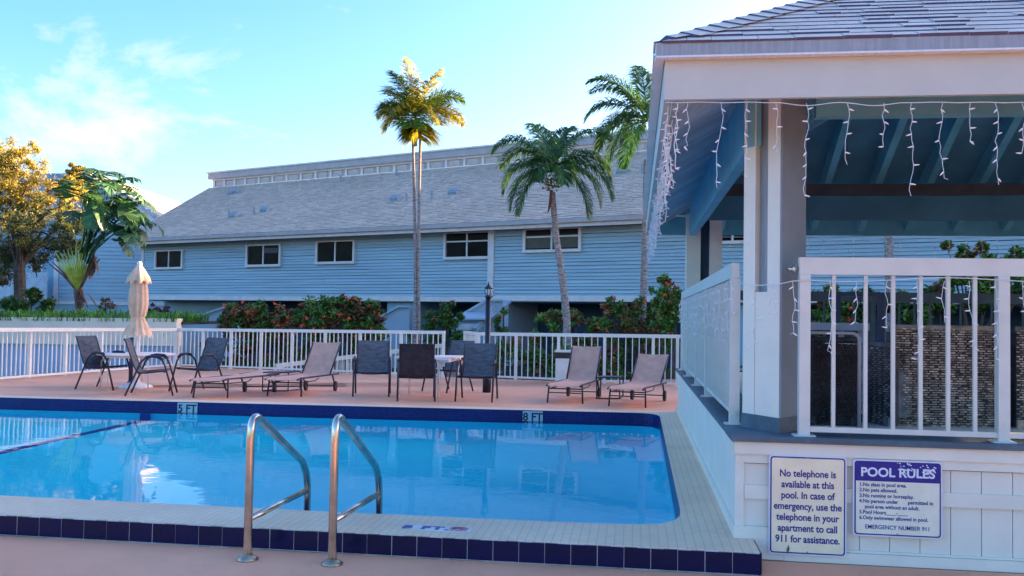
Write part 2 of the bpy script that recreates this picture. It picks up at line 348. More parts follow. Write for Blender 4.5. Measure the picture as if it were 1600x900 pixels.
# depth markers
def marker(body, pxl, pxr, y0, ang, label):
    a = ay(pxl, 632 if y0 < 12.5 else 645, y0); w = ay(pxr, 632 if y0 < 12.5 else 645, y0).x - a.x
    c = Vector((a.x+w/2, y0, -.085)); r = thing('depth_marker', c, label, 'depth marker')
    rot = Matrix.Rotation(ang, 3, 'Z')
    part('marker_tile', MB().box(c, (w, .012, .155), rot), MARKT, r)
    text('lettering', body, .15, MINK, r, rot @ Vector((0, -.008, -.052)), (math.pi/2, 0, ang), off=.004, sx=1.0)
def yfar(x): 
    for (x0, y0), (x1, y1) in (((-9.29, 12.17), (-4.458, 12.43)), ((-4.458, 12.43), (0, 12.725))):
        if x0 <= x <= x1: return y0+(y1-y0)*(x-x0)/(x1-x0)
    return 12.2
marker('5 FT', 278, 308, yfar(-6.42)-.012, .054, 'shallow depth tile reading 5 FT on the far pool wall left of the ladder')
marker('8 FT', 817, 848, yfar(-1.41)-.012, .066, 'deeper depth tile reading 8 FT on the far pool wall below the white bin')
c = Vector((-1.18, 5.45, .0055)); r = thing('depth_marker', c, 'worn white marker reading 8 FT with a no diving symbol on the near coping', 'depth marker')
part('marker_tile', MB().box(c, (.40, .115, .003)), mat('white_marker', (.66, .62, .6), .5), r)
text('lettering', '8 FT.', .108, BINK, r, (-.08, -.034, .002), (0, 0, 0), off=.0065, sx=1.05, spacing=1.25)
ring = MB(); ring.tube([(math.cos(a*math.pi/8)*.055, math.sin(a*math.pi/8)*.034+.008, .003) for a in range(17)], .0035, 4); ring.tube([(-.045, .03, .003), (.045, -.014, .003)], .003, 4)
o = lpart('symbol', ring, REDP, r); o.location = (.125, 0, 0)
sw = MB(); sw.tube([(-.04, .0, .003), (0, .02, .003), (.04, .0, .003)], .003, 4); sw.tube([(-.03, .02, .003), (.03, -.005, .003)], .002, 4); o = lpart('symbol', sw, BINK, r); o.location = (.125, 0, 0)
text('lettering', 'NO DIVING', .022, REDP, r, (.125, -.047, .002), (0, 0, 0), off=.0003)

# ================================================================== POOL LADDER
r = thing('pool_ladder', (-1.95, 5.0, -.12), 'stainless steel pool ladder with two tall bent rails over the near coping', 'pool ladder')
def arc(p0, p1, p2, k=6):
    return [(Vector(p0)*(1-t)**2 + Vector(p1)*2*t*(1-t) + Vector(p2)*t*t) for t in [i/k for i in range(k+1)]]
for (bx, by), (tx, ty), (ex, ey), br in (((389, 876), (404, 646), (481, 737), ((397, 812), (480, 766))), ((521, 883), (539, 647), (593, 744), ((533, 815), (593, 771)))):
    B = g(bx, by-3, -.12); X = B.x; top = ay(tx-6, ty+4, 5.0).z
    far = ax(ex, ey, X+.0) if False else None
    # rail runs straight out over the pool: solve its outer end on the line x = X + slope
    yE = 5.98; E = ay(ex, ey, yE)
    X2 = E.x
    p = [B, Vector((X, 5.0, -.06)), Vector((X, 5.0, top-.15))]
    p += arc((X, 5.0, top-.12), (X+.005, 5.0, top+.035), (X+(X2-X)*.13, 5.0+.14, top-.04), 8)[1:]
    q1 = Vector((X+(X2-X)*.88, 5.0+.98*.88, E.z+.09)); p += arc(q1, (X2, yE, E.z-.01), (X2, yE, E.z-.13), 6)
    p += [Vector((X2, yE, -.5)), Vector((X2, yE+.0, -1.1))]
    part('handrail', MB().tube(p, .0245, 14), STEEL, r, True)
    b0 = Vector((X, 5.02, ay(br[0][0], br[0][1], 5.0).z)); b1 = Vector((X2, yE, ay(br[1][0], br[1][1], yE).z))
    part('brace', MB().tube([b0, b1], .019, 12), STEEL, r, True)
    part('flange', MB().lathe((X, 5.0, -.12), [(.062, 0), (.062, .008), (.045, .02), (.03, .03)], 20), BRONZE, r, True)
    XE = X2
    if tx < 500: XL = X2
for z in (-.45, -.75, -1.05): part('tread', MB().mm((XL, 5.93, z-.015), (XE, 6.03, z+.015)), STEEL, r)

# ================================================================== PAVILION
PX0, PX1, PY0, PY1 = .613, 8.0, 5.60, 13.10
r = PAV = thing('pavilion', (4.3, 9.3, 0), 'raised poolside pavilion with grey shingled hip roof, white fascia and teal rafters', 'pavilion')
# base core and cladding
part('base_wall', MB().mm((PX0+.03, PY0+.03, -.3), (PX1, PY1, .60)), WHITE, r)
bw = []
x = .66
bd = mesh('wall_board', MB().box((0, 0, 0), (.1665, .016, .50)), WHITE)
xx = .70-.17/2
first = True
for px in range(0, 11):
    cx = .617+.04+.085+px*.171
    put('wall_board', bd, r, Vector((cx, PY0+.022, .20))-ORG[r.name])
for px in range(11, 43):
    cx = .617+.04+.085+px*.171
    if cx < 3.2: put('wall_board', bd, r, Vector((cx, PY0+.022, .20))-ORG[r.name])
part('side_panel', MB().mm((PX0+.012, PY0+.02, .0), (PX0+.03, PY1, .5)), WHITE, r)
part('side_trim', MB().mm((PX0-.012, PY0+.012, .50), (PX0+.012, PY1, .575)), WHITE, r)
part('side_trim', MB().mm((PX0+.002, PY0+.006, .44), (PX0+.0125, PY1, .4985)), WHITE, r)
part('side_skirting', MB().mm((PX0-.008, PY0-.015, .005), (PX0+.012, PY1, .075)), WHITE, r)
part('corner_board', MB().mm((PX0+.0, PY0-.002, .07), (PX0+.052, PY0+.02, .52)), WHITE, r)
part('cap_trim', MB().mm((PX0-.006, PY0-.02, .511), (PX1, PY0+.012, .584)), WHITE, r)
part('upper_trim', MB().mm((PX0+.003, PY0-.006, .457), (PX1, PY0+.013, .509)), WHITE, r)
part('middle_rail', MB().mm((PX0+.055, PY0-.004, .241), (PX1, PY0+.0135, .323)), WHITE, r)
part('corner_skirting', MB().mm((PX0-.006, PY0-.016, .005), (.80, PY0+.012, .078)), WHITE, r)
part('corner_skirting', MB().prism([(.722, PY0-.014, .004), (.722, PY0-.014, -.115), (.90, PY0-.014, -.115), (.90, PY0-.014, -.03), (.802, PY0-.014, .076)], (0, .026, 0)), WHITE, r)
part('base_skirting', MB().mm((.902, PY0-.013, -.118), (PX1, PY0+.0125, -.055)), WHITE, r)
part('base_skirting', MB().mm((.902, PY0-.0, -.053), (PX1, PY0+.0120, -.04)), WHITE, r)
part('base_cap', MB().mm((.587, PY0-.045, .588), (PX1+.1, PY0+.35, .622)), GREYP, r)
part('base_cap', MB().mm((.589, PY0+.352, .589), (PX0+.4, PY1+.02, .6215)), GREYP, r)
part('floor', MB().mm((PX0+.4, PY0+.35, .50), (PX1+.1, PY1+.02, .56)), GREYP, r)
part('base_cap', MB().mm((PX0+.4, PY1-.3, .5605), (PX1, PY1+.02, .6195)), GREYP, r)
# posts: three boards with a recessed centre, standing at 45 degrees in the corners
def corner_post(A, Ldir, Bdir, wA, wB, zt, mA=WHITE, split=True, zc=1.50):
    A = Vector(A); n = Vector(Ldir).normalized(); e = Vector(Bdir).normalized(); w = wA/3
    for i in (0, 1, 2):
        p0 = A+n*(i*w+.001); p1 = A+n*((i+1)*w-.001)
        if i == 1:
            part('filler_board', MB().prism([p0+e*.004+Vector((0, 0, .62)), p1+e*.004+Vector((0, 0, .62)), p1+e*wB+Vector((0, 0, .62)), p0+e*wB+Vector((0, 0, .62))], (0, 0, zc-.62)), mA, r)
            part('core_board', MB().prism([p0+e*.06+Vector((0, 0, zc)), p1+e*.06+Vector((0, 0, zc)), p1+e*wB*.95+Vector((0, 0, zc)), p0+e*wB*.95+Vector((0, 0, zc))], (0, 0, zt-zc)), GUTT, r)
        else:
            part('post_board', MB().prism([p0+Vector((0, 0, .62)), p1+Vector((0, 0, .62)), p1+e*wB+Vector((0, 0, .62)), p0+e*wB+Vector((0, 0, .62))], (0, 0, zt-.62)), mA, r)
    fn = Vector((e.y, -e.x, 0)); part('shade_face_board', MB().prism([A+fn*.001+Vector((0, 0, .7145)), A+e*wB+fn*.001+Vector((0, 0, .7145)), A+e*wB+fn*.012+Vector((0, 0, .7145)), A+fn*.012+Vector((0, 0, .7145))], (0, 0, zt-.72)), mat('shaded_post_face', (.20, .25, .29), .6, .06, 3, .1, 30, dirt=((.2, .2, .2), .64, 4)), r)  # board added over the white post, its grey paints the shade on this face
    mA_ = Vector((n.y, -n.x, 0)); mA_ = -mA_ if mA_.dot(e) > 0 else mA_
    q = [A+mA_*.022+fn*.022, A+n*(wA+.004)+mA_*.006, A+n*(wA+.004)+e*(wB+.004), A+e*(wB+.004)+fn*.02]
    part('post_base', MB().prism([v+Vector((0, 0, .622)) for v in q], (0, 0, .092)), GREYP, r)
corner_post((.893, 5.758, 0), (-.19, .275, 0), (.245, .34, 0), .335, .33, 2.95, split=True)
# back-left post
for x0, x1, m_, nm in ((.68, .865, WHITE, 'post_board'), (.985, 1.15, TRIM, 'post_board')):
    part(nm, MB().mm((x0, 12.25, .62), (x1, 12.50, 2.75)), m_, r)
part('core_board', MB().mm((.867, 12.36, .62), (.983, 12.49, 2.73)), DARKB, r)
for X in (7.6,): part('post_board', MB().mm((X, 12.25, .62), (X+.2, 12.45, 2.75)), WHITE, r)
part('post_board', MB().mm((7.5, 5.9, .62), (7.75, 6.15, 2.75)), WHITE, r)
# header beams
part('header_beam', MB().mm((.72, 5.95, 2.45), (.80, 12.24, 2.93)), TEAL, r)
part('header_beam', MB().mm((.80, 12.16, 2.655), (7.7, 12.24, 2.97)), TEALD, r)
part('header_beam', MB().mm((1.14, 5.93, 2.63), (7.7, 6.01, 2.93)), TEAL, r)
part('header_beam', MB().mm((7.7, 5.93, 2.6), (7.78, 12.24, 2.93)), TEAL, r)
part('blocking', MB().mm((.80, 12.10, 2.972), (7.7, 12.16, 3.12)), BARE, r)
# roof
SL = .55; EX0, EY0, EX1, EY1 = .155, 5.215, 8.45, 13.58; ZF0, ZF1 = 2.585, 2.813
CXr, CYr = (EX0+EX1)/2, (EY0+EY1)/2
part('fascia_board', MB().mm((EX0, EY0, ZF0), (EX1, EY0+.035, ZF1+.05)), FASC, r)
part('fascia_board', MB().mm((EX0-.001, EY0+.0355, ZF0+.002), (EX0+.035, EY1, ZF1+.05)), FASC, r)
part('fascia_board', MB().mm((EX0, EY1, ZF0), (EX1, EY1+.035, ZF1+.05)), TEAL, r)
part('fascia_board', MB().mm((EX1, EY0, ZF0), (EX1+.035, EY1, ZF1+.05)), FASC, r)
for mbx in (MB().mm((EX0-.05, EY0-.055, ZF1+.012), (EX1, EY0-.002, ZF1+.088)), MB().mm((EX0-.055, EY0-.05, ZF1+.012), (EX0-.003, EY1+.04, ZF1+.088))): part('gutter', mbx, GUTT if mbx.v[0].y < EY0-.052 else GUTS, r)
part('drip_edge', MB().mm((EX0-.052, EY0-.062, ZF1), (EX1, EY0-.002, ZF1+.011)), GUTS, r)
part('drip_edge', MB().mm((EX0-.062, EY0-.002, ZF1), (EX0-.004, EY1+.04, ZF1+.011)), TRIM, r)
ZE = ZF1+.09                                             # roof surface height at the outer eave
def zr(x, y): return ZE + SL*max(0, min(x-(EX0-.05), y-(EY0-.055), EX1+.05-x, EY1+.05-y))
apex = Vector((CXr, CYr, zr(CXr, CYr)))
# decking planks seen from below on the left slope (each steps down a little)
y = EY0+.04
while y < EY1-.1:
    y2 = min(y+.105, EY1-.02); xa = EX0+.04; xb = min(1.0, xa+max(.04, min(y-EY0, EY1-y2)))
    st = .012
    mbx = MB().prism([(xa, y, ZF0+.03), (xb, y, ZF0+.03+(xb-xa)*SL), (xb, y, ZF0+.075+(xb-xa)*SL), (xa, y, ZF0+.06)], (0, y2-y-.004, 0))
    for v in mbx.v: v.z += (.03 if v.y < y+.01 else -.008)
    part('soffit_board', mbx, SOFF, r)
    y += .109
# deck from below: three remaining slopes
dk = MB()
def deck_z(x, y): return zr(x, y)-.06
c4 = [Vector((EX0+.04, EY0+.04, 0)), Vector((EX1-.0, EY0+.04, 0)), Vector((EX1, EY1, 0)), Vector((EX0+.04, EY1, 0))]
for v in c4: v.z = deck_z(v.x, v.y)
ap = apex-Vector((0, 0, .05))
for i in range(4): dk.add([c4[i], c4[(i+1) % 4], ap], [(0, 2, 1)])
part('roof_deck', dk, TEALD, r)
def rafter(p, q, w=.09, h=.27):
    p, q = Vector(p), Vector(q); p.z -= h/2; q.z -= h/2
    part('rafter', MB().beam(p, q, w, h), TEAL, r)
x = 1.0+.62-.37
while x < EX1-.4:                                        # back slope
    d = min(x-EX0, EX1-x, EY1-CYr); y1 = EY1-.05; y0 = EY1-d
    if d > .4: rafter((x, y1, deck_z(x, y1)), (x, y0, deck_z(x, y0)))
    x += .655
x = 1.25
while x < EX1-.4:                                        # front slope
    d = min(x-EX0, EX1-x, CYr-EY0)
    if d > .4: rafter((x, EY0+.06, deck_z(x, EY0+.06)), (x, EY0+d, deck_z(x, EY0+d)))
    x += .655
y = EY0+1.2
while y < EY1-.8:                                        # left slope, inside the header beam
    d = min(y-EY0, EY1-y, CXr-EX0)
    if d > .9: rafter((.81, y, deck_z(.81, y)), (EX0+d, y, deck_z(EX0+d, y)))
    y += .655
for cx, cy in ((EX0+.06, EY0+.06), (EX0+.06, EY1-.06), (EX1-.06, EY0+.06), (EX1-.06, EY1-.06)):
    p = Vector((cx, cy, deck_z(cx, cy)-.1)); q = Vector((CXr, CYr, apex.z-.18)); part('hip_rafter', MB().beam(p, q, .09, .24), TEAL, r)
# shingles: courses of individual overlapping shingles on the front slope
up = Vector((0, 1, SL)).normalized(); nn = Vector((0, -SL, 1)).normalized()
core = MB(); e = [Vector((EX0-.03, EY0-.04, 0)), Vector((EX1+.03, EY0-.04, 0)), Vector((EX1+.03, EY1+.03, 0)), Vector((EX0-.03, EY1+.03, 0))]
for v in e: v.z = ZE-.012
for i in range(4): core.add([e[i], e[(i+1) % 4], apex-Vector((0, 0, .012))], [(0, 1, 2)])
part('roof_felt', core, SHING, r)
EXPO = .118; sh = MB(); count = 0
row = 0; s = 0.
while True:
    y0 = EY0-.06+up.y*s; y1 = y0+up.y*(EXPO+.03)
    if y0 > CYr: break
    xl = EX0-.02+max(0, (y0-(EY0-.055))); xr = EX1+.05-max(0, (y0-(EY0-.055)))
    x = xl-R.uniform(0, .25)
    while x < xr:
        w = R.choice((.14, .2, .26, .33, .38)); xa, xb = max(x, xl+.0), min(x+w-.004, xr)
        if xb-xa > .03:
            th = R.choice((.008, .011, .015)); base = Vector((0, y0, ZE+SL*(y0-(EY0-.055)))); topv = base+up*(EXPO+.03)
            dr = R.uniform(-.004, .004)
            xa2 = max(xa, xl+(topv.y-y0)) if xa <= xl+.0001 else xa
            P = [Vector((xa, 0, 0))+base+nn*th-up*dr, Vector((xb, 0, 0))+base+nn*th-up*dr, Vector((xb, 0, 0))+topv+nn*.002, Vector((xa2, 0, 0))+topv+nn*.002,
                 Vector((xa, 0, 0))+base-nn*.004-up*dr, Vector((xb, 0, 0))+base-nn*.004-up*dr]
            fs = [(0, 1, 2, 3), (4, 5, 1, 0), (4, 0, 3), (5, 2, 1)]
            if count < 300 and xa < 3.4:
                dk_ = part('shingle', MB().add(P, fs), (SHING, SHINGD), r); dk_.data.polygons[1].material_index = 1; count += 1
            else: sh.add(P, fs)
        x += w
    s += EXPO; row += 1
tag(part('shingle_courses', sh, SHING, r), kind='stuff')
# left slope courses (seen from the side only)
sh = MB(); s = 0.; upx = Vector((1, 0, SL)).normalized(); nx_ = Vector((-SL, 0, 1)).normalized()
while s < 4.6:
    x0 = EX0-.06+upx.x*s; zz = ZE+SL*(x0-(EX0-.05)); ya = EY0-.05+upx.x*s; yb = EY1+.04-upx.x*s
    if yb-ya < .1: break
    y = ya
    while y < yb:
        w = R.choice((.2, .26, .33)); ye = min(y+w-.004, yb); b0 = Vector((x0, 0, zz)); t0 = b0+upx*.145; th = R.choice((.008, .014))
        yt0, yt1 = max(y, ya+upx.x*.15), min(ye, yb-upx.x*.15)
        if yt1 <= yt0: y += w; continue
        sh.add([b0+Vector((0, ye, 0))+nx_*th, b0+Vector((0, y, 0))+nx_*th, t0+Vector((0, yt0, 0)), t0+Vector((0, yt1, 0)), b0+Vector((0, ye, 0)), b0+Vector((0, y, 0))], [(0, 1, 2, 3), (4, 5, 1, 0)])
        y += w
    s += EXPO
tag(part('shingle_courses', sh, SHING, r), kind='stuff')
# hip cap shingles
hd = Vector((1, 1, SL)).normalized(); sd_ = Vector((1, -1, 0)).normalized(); L0 = Vector((EX0-.035, EY0-.04, ZE+.016))
s = .06
while s < 5.6:
    a = L0+hd*s; b = a+hd*.155; wd = min(.17, .05+s*.6); lift = .020
    fr = Vector((1, 0, 0)); lf = Vector((0, 1, 0)); sk = hd*.0
    P = [a+Vector((0, 0, lift)), a+Vector((.5, -.5, 0)).normalized()*wd*.9+Vector((0, 0, lift-wd*.36)), b+Vector((.5, -.5, 0)).normalized()*wd*.9+Vector((0, 0, .010-wd*.36)), b+Vector((0, 0, .008)),
         b+Vector((-.5, .5, 0)).normalized()*wd*.9+Vector((0, 0, .010-wd*.36)), a+Vector((-.5, .5, 0)).normalized()*wd*.9+Vector((0, 0, lift-wd*.36)), a-Vector((0, 0, .03))]
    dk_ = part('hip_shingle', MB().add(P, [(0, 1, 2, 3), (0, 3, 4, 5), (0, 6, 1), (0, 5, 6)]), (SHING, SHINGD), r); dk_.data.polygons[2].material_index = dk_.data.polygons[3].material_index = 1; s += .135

# ---- pavilion railings
def rail_run(name, label, pts_posts, start, end, ztop, zbot, hb, bal, group, foot=.622, rw=.05, mt=RAILW, bw=.022, pw=.064, nbal=None):
    a, b = Vector(start), Vector(end); d = (b-a).normalized(); o = thing(name, (a.x, a.y, foot), label, 'railing', group)
    part('top_rail', MB().beam(Vector((a.x, a.y, ztop-hb/2)), Vector((b.x, b.y, ztop-hb/2)), rw, hb), mt, o)
    part('bottom_rail', MB().beam(Vector((a.x, a.y, zbot)), Vector((b.x, b.y, zbot)), rw*.6, .032), mt, o)
    L_ = (b-a).length
    pm = mesh('post', MB().box((0, 0, 0), (pw, pw, ztop-hb-foot-.001)), mt); fm = mesh('foot_plate', MB().box((0, 0, 0), (pw*2, pw*1.5, .008)), mt)
    for s_ in pts_posts:
        q = a+d*s_; p_ = put('post', pm, o, Vector((q.x, q.y, (ztop-hb+foot)/2))-ORG[o.name]); put('foot_plate', fm, p_, (0, 0, -(ztop-hb-foot)/2+.004))
    bm = mesh('baluster', MB().box((0, 0, 0), (bw, bw, ztop-hb-zbot-.018)), mt)
    for s_ in bal:
        q = a+d*s_; put('baluster', bm, o, Vector((q.x, q.y, (ztop-hb+zbot+.016)/2))-ORG[o.name])
    return o
YR = 5.66
xs_ = [ay(px, 550, YR).x for px in (1302, 1352, 1395, 1438, 1481, 1523)]
x0 = .99
bal = [x-x0 for x in xs_]; step = .172; k = 1
nx2 = ay(1566, 550, YR).x
bal += [nx2-x0+step*i+.02 for i in range(1, 7)]
rail_run('pavilion_railing', 'grey white metal railing across the front of the pavilion above the pool rules sign', [.033, nx2-x0, nx2-x0+1.22], (x0, YR, 0), (x0+2.75, YR, 0), 1.706, .664, .104, bal, 'railings round the pavilion')
part('bracket', MB().tube([(.93, YR+.01, 1.635), (.99, YR+.01, 1.635)], .014, 8), STEEL, bpy.data.objects['pavilion_railing'], True)
part('bracket', MB().tube([(.955, YR+.01, 1.635), (.968, YR+.01, 1.635)], .028, 8), STEEL, bpy.data.objects['pavilion_railing'], True)
LB = [0.0+.145*i+.08 for i in range(1, 44)]
posts = [.04, 2.2, 3.55, 5.1, 6.5]
rail_run('pavilion_railing', 'white railing along the pool side of the pavilion draped with icicle lights', posts, (.665, 6.13, 0), (.665, 12.75, 0), 1.70, .70, .10, [v for v in LB if min(abs(v-p) for p in posts) > .05], 'railings round the pavilion')
for y in (7.36, 8.3, 9.8): pass
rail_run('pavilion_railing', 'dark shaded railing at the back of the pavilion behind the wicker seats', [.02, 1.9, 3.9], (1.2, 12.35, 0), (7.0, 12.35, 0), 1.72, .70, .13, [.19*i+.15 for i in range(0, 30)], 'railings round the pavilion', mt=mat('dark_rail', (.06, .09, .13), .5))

# ---- signs
def sign(label, corners, m_face, draw):
    tl, tr, bl, br_ = [ay(*c, 5.575) for c in corners]; w = (tr.x-tl.x+br_.x-bl.x)/2; h = (tl.z-bl.z+tr.z-br_.z)/2
    c = Vector(((tl.x+br_.x)/2, 5.575, (tl.z+br_.z)/2)); o = thing('sign', c, label, 'sign')
    def rr(w, h, rad, y, k=5):
        pts = []
        for cx, cz, a0 in ((w/2-rad, h/2-rad, 0), (-w/2+rad, h/2-rad, 90), (-w/2+rad, -h/2+rad, 180), (w/2-rad, -h/2+rad, 270)):
            for i in range(k+1): a = math.radians(a0+90*i/k); pts.append((cx+rad*math.cos(a), y, cz+rad*math.sin(a)))
        return pts
    lpart('plate', MB().prism(rr(w, h, .022, -.002), (0, .006, 0)), SIGNW, o)
    lpart('border', MB().prism(rr(w-.016, h-.016, .018, -.0035), (0, .0012, 0)), INK, o)
    lpart('face', MB().prism(rr(w-.032, h-.032, .013, -.005), (0, .0013, 0)), m_face, o)
    for zz in (h/2-.012, -h/2+.018): lpart('screw', MB().lathe((0, 0, 0), [(.006, 0), (.004, .003)], 8), BRONZE, o).matrix_local = Matrix.Translation((0, -.005, zz)) @ Matrix.Rotation(math.pi/2, 4, 'X')
    draw(o, w, h); return o
def d1(o, w, h):
    L_ = ['No telephone is', 'available at this', 'pool. In case of', 'emergency, use the', 'telephone in your', 'apartment to call', '911 for assistance.']
    for i, s_ in enumerate(L_): text('lettering', s_, .058, INK, o, (0, -.0056, h/2-.125-i*.0648), (math.pi/2, 0, 0), off=.0014, sx=.86)
    lf = MB(); lf.add([(-.115, -.008, -.292), (-.103, -.012, -.262), (-.108, -.009, -.236), (-.121, -.010, -.262)], [(0, 1, 2, 3)]); lpart('leaf_stain', lf, mat('dry_leaf', (.13, .12, .10), .8), o)
sign('tall cream sign on the pavilion base reading No telephone is available at this pool', ((1201, 711), (1322, 714), (1201, 866), (1323, 870)), SIGNC, d1)
def d2(o, w, h):
    lpart('header_band', MB().mm((-w/2+.014, -.0056, h/2-.125), (w/2-.014, -.0049, h/2-.012)), INK, o)
    text('lettering', 'POOL RULES', .072, SIGNW, o, (0, -.0062, h/2-.096), (math.pi/2, 0, 0), off=.002, sx=1.02)
    scr = MB(); rr = random.Random(3)
    for i in range(30):
        a, b = rr.choice((rr.uniform(.0, .09), rr.uniform(.10, .20), rr.uniform(.12, .20))), rr.uniform(-.075, -.014)+h/2; l = rr.uniform(.006, .020)
        scr.add([(a, -.0066, b), (a+l, -.0066, b-l*.5), (a+l*1.1, -.0066, b-l*.5+.006), (a+.004, -.0066, b+.005)], [(0, 1, 2, 3)])
    lpart('scuff', scr, SIGNW, o)
    L_ = ['1.No glass in pool area.', '2.No pets allowed.', '3.No running or horseplay.', '4.No person under       permitted in', '    pool area without an adult.', '5.Pool Hours____-____', '6.Only swimwear allowed in pool.']
    for i, s_ in enumerate(L_): text('lettering', s_, .0305, INK, o, (-w/2+.035, -.0056, h/2-.155-i*.0325), (math.pi/2, 0, 0), off=.0006, sx=.92, align='LEFT')
    text('lettering', 'EMERGENCY NUMBER 911', .034, INK, o, (0, -.0056, -h/2+.045), (math.pi/2, 0, 0), off=.0004, sx=.92)
sign('pale POOL RULES sign with scuffed blue header on the pavilion base', ((1333, 718), (1472, 722), (1332, 838), (1472, 842)), SIGNG, d2)

# ---- icicle lights
bulb_me = mesh('bulb', MB().lathe((0, 0, 0), [(.0035, 0), (.006, .006), (.005, .018), (.0012, .028)], 6), BULB, smooth=True)
def drop(o, top, length, seed, rad=.0018, bulbs='part', bmb=None, wmb=None, spread=.03, sc=1.):
    rr = random.Random(seed); pts = [Vector(top)]; z = 0; x = y = 0.
    while z < length:
        z += .035*sc; x += rr.uniform(-.013, .013)*sc; y += rr.uniform(-.008, .008)*sc; x *= .85; y *= .85
        pts.append(Vector(top)+Vector((x, y, -z)))
    if rr.random() < .5: pts.append(pts[-1]+Vector((rr.choice((-1, 1))*.02, 0, -.008))*sc)
    if wmb is not None: wmb.tube(pts, rad, 4)
    else: st = part('strand', MB().tube(pts, rad, 5), WIRE, o)
    i = 1
    while i < len(pts):
        d = Vector((rr.choice((-1, 1))*rr.uniform(.5, 1), rr.uniform(-.6, .4), rr.uniform(-.9, .3))).normalized()
        if bmb is not None:
            bmb.tube([pts[i], pts[i]+d*.011*sc, pts[i]+d*.03*sc], [.0045*sc, .006*sc, .001], 4)
        else:
            b_ = put('bulb', bulb_me, st, pts[i]-ORG[st.name]); b_.rotation_mode = 'QUATERNION'; b_.rotation_quaternion = d.to_track_quat('Z', 'Y')
            b_.scale = (.85, .85, 1.15)
        i += rr.choice((2, 2, 3))
YF = 5.235
o = thing('icicle_lights', (1.2, YF, 2.58), 'string of unlit white icicle lights hanging under the front fascia of the pavilion', 'string lights', 'icicle light strings on the pavilion')
wp = []
for i in range(60):
    px = 1040+i*(620/59); sag = 5*math.sin((i-16)*math.pi/10)**2 if 16 < i < 36 else .5*math.sin(i*.9)
    wp.append(ay(px, 160+sag, YF))
part('wire', MB().tube(wp, .0027, 5), WIRE, o)
for i, (px, pyb) in enumerate(((1075, 226), (1127, 286), (1168, 268), (1212, 232), (1260, 297), (1324, 248), (1381, 226), (1424, 300), (1473, 273), (1516, 219), (1555, 284), (1597, 236))):
    t0 = ay(px, 161, YF); drop(o, t0, t0.z-ay(px, pyb, YF).z, 100+i)
bun = thing('icicle_lights', (.17, 5.4, 2.57), 'dense run of unlit icicle lights along the pool side eave of the pavilion', 'string lights', 'icicle light strings on the pavilion')
wm_, bm_ = MB(), MB(); y = 5.24; i = 0
wm_.tube([(.20, 5.24+.15*k_, 2.58+.012*math.sin(k_*2.1)) for k_ in range(55)], .0028, 4)
while y < 13.4:
    drop(bun, (.20+R.uniform(-.02, .03), y, 2.575), R.choice((.22, .33, .45, .38)), 300+i, .003, bmb=bm_, wmb=wm_); y += .115; i += 1
part('strand', wm_, WIRE, bun); tag(part('bulb_cluster', bm_, BULB, bun), kind='stuff')
o = thing('icicle_lights', (1.5, 5.62, 1.59), 'string of unlit icicle lights looped along the front pavilion railing', 'string lights', 'icicle light strings on the pavilion')
pts = [Vector((.69, 5.98, 1.56)), Vector((.72, 5.93, 1.545)), Vector((.79, 5.82, 1.54)), Vector((.885, 5.70, 1.545)), Vector((.95, 5.62, 1.56))]
pts += [ay(px, 437+3*math.sin((px-1250)/48), 5.62) for px in range(1262, 1640, 14)]
part('wire', MB().tube(pts, .003, 5), WIRE, o)
for i, (px, pyb) in enumerate(((1238, 520), (1297, 540), (1338, 495), (1386, 512), (1433, 552), (1476, 498), (1514, 538), (1556, 558), (1598, 490))):
    t0 = ay(px, 439, 5.60); drop(o, t0, t0.z-ay(px, pyb, 5.60).z, 500+i)
drop(o, (.762, 5.86, 1.54), .37, 521); drop(o, (.845, 5.75, 1.54), .16, 522); drop(o, (.86, 5.73, 1.54), .14, 523)
o = thing('icicle_lights', (.62, 9.5, 1.6), 'string of unlit icicle lights hanging over the side railing of the pavilion', 'string lights', 'icicle light strings on the pavilion')
wm_, bm_ = MB(), MB(); y = 6.1; i = 0
wm_.tube([(.632, 6.1+.2*k_, 1.575+.01*math.sin(k_*1.7)) for k_ in range(34)], .003, 4)
while y < 12.7: drop(o, (.625, y, 1.575), R.choice((.18, .28, .4, .3)), 600+i, .0032, bmb=bm_, wmb=wm_, sc=1.15); y += .19; i += 1
part('strand', wm_, WIRE, o); tag(part('bulb_cluster', bm_, BULB, o), kind='stuff')
o = thing('icicle_lights', (3, 13.5, 2.5), 'small unlit icicle lights hanging from the far eave of the pavilion', 'string lights', 'icicle light strings on the pavilion')
wm_, bm_ = MB(), MB(); x = .3; i = 0
wm_.tube([(.2+.3*k_, 13.63, 2.56) for k_ in range(20)], .004, 4)
while x < 6: drop(o, (x, 13.63, 2.56), R.choice((.2, .3, .42)), 700+i, .0028, bmb=bm_, wmb=wm_, sc=1.3); x += .22; i += 1
part('strand', wm_, WIRE, o); tag(part('bulb_cluster', bm_, BULB, o), kind='stuff')

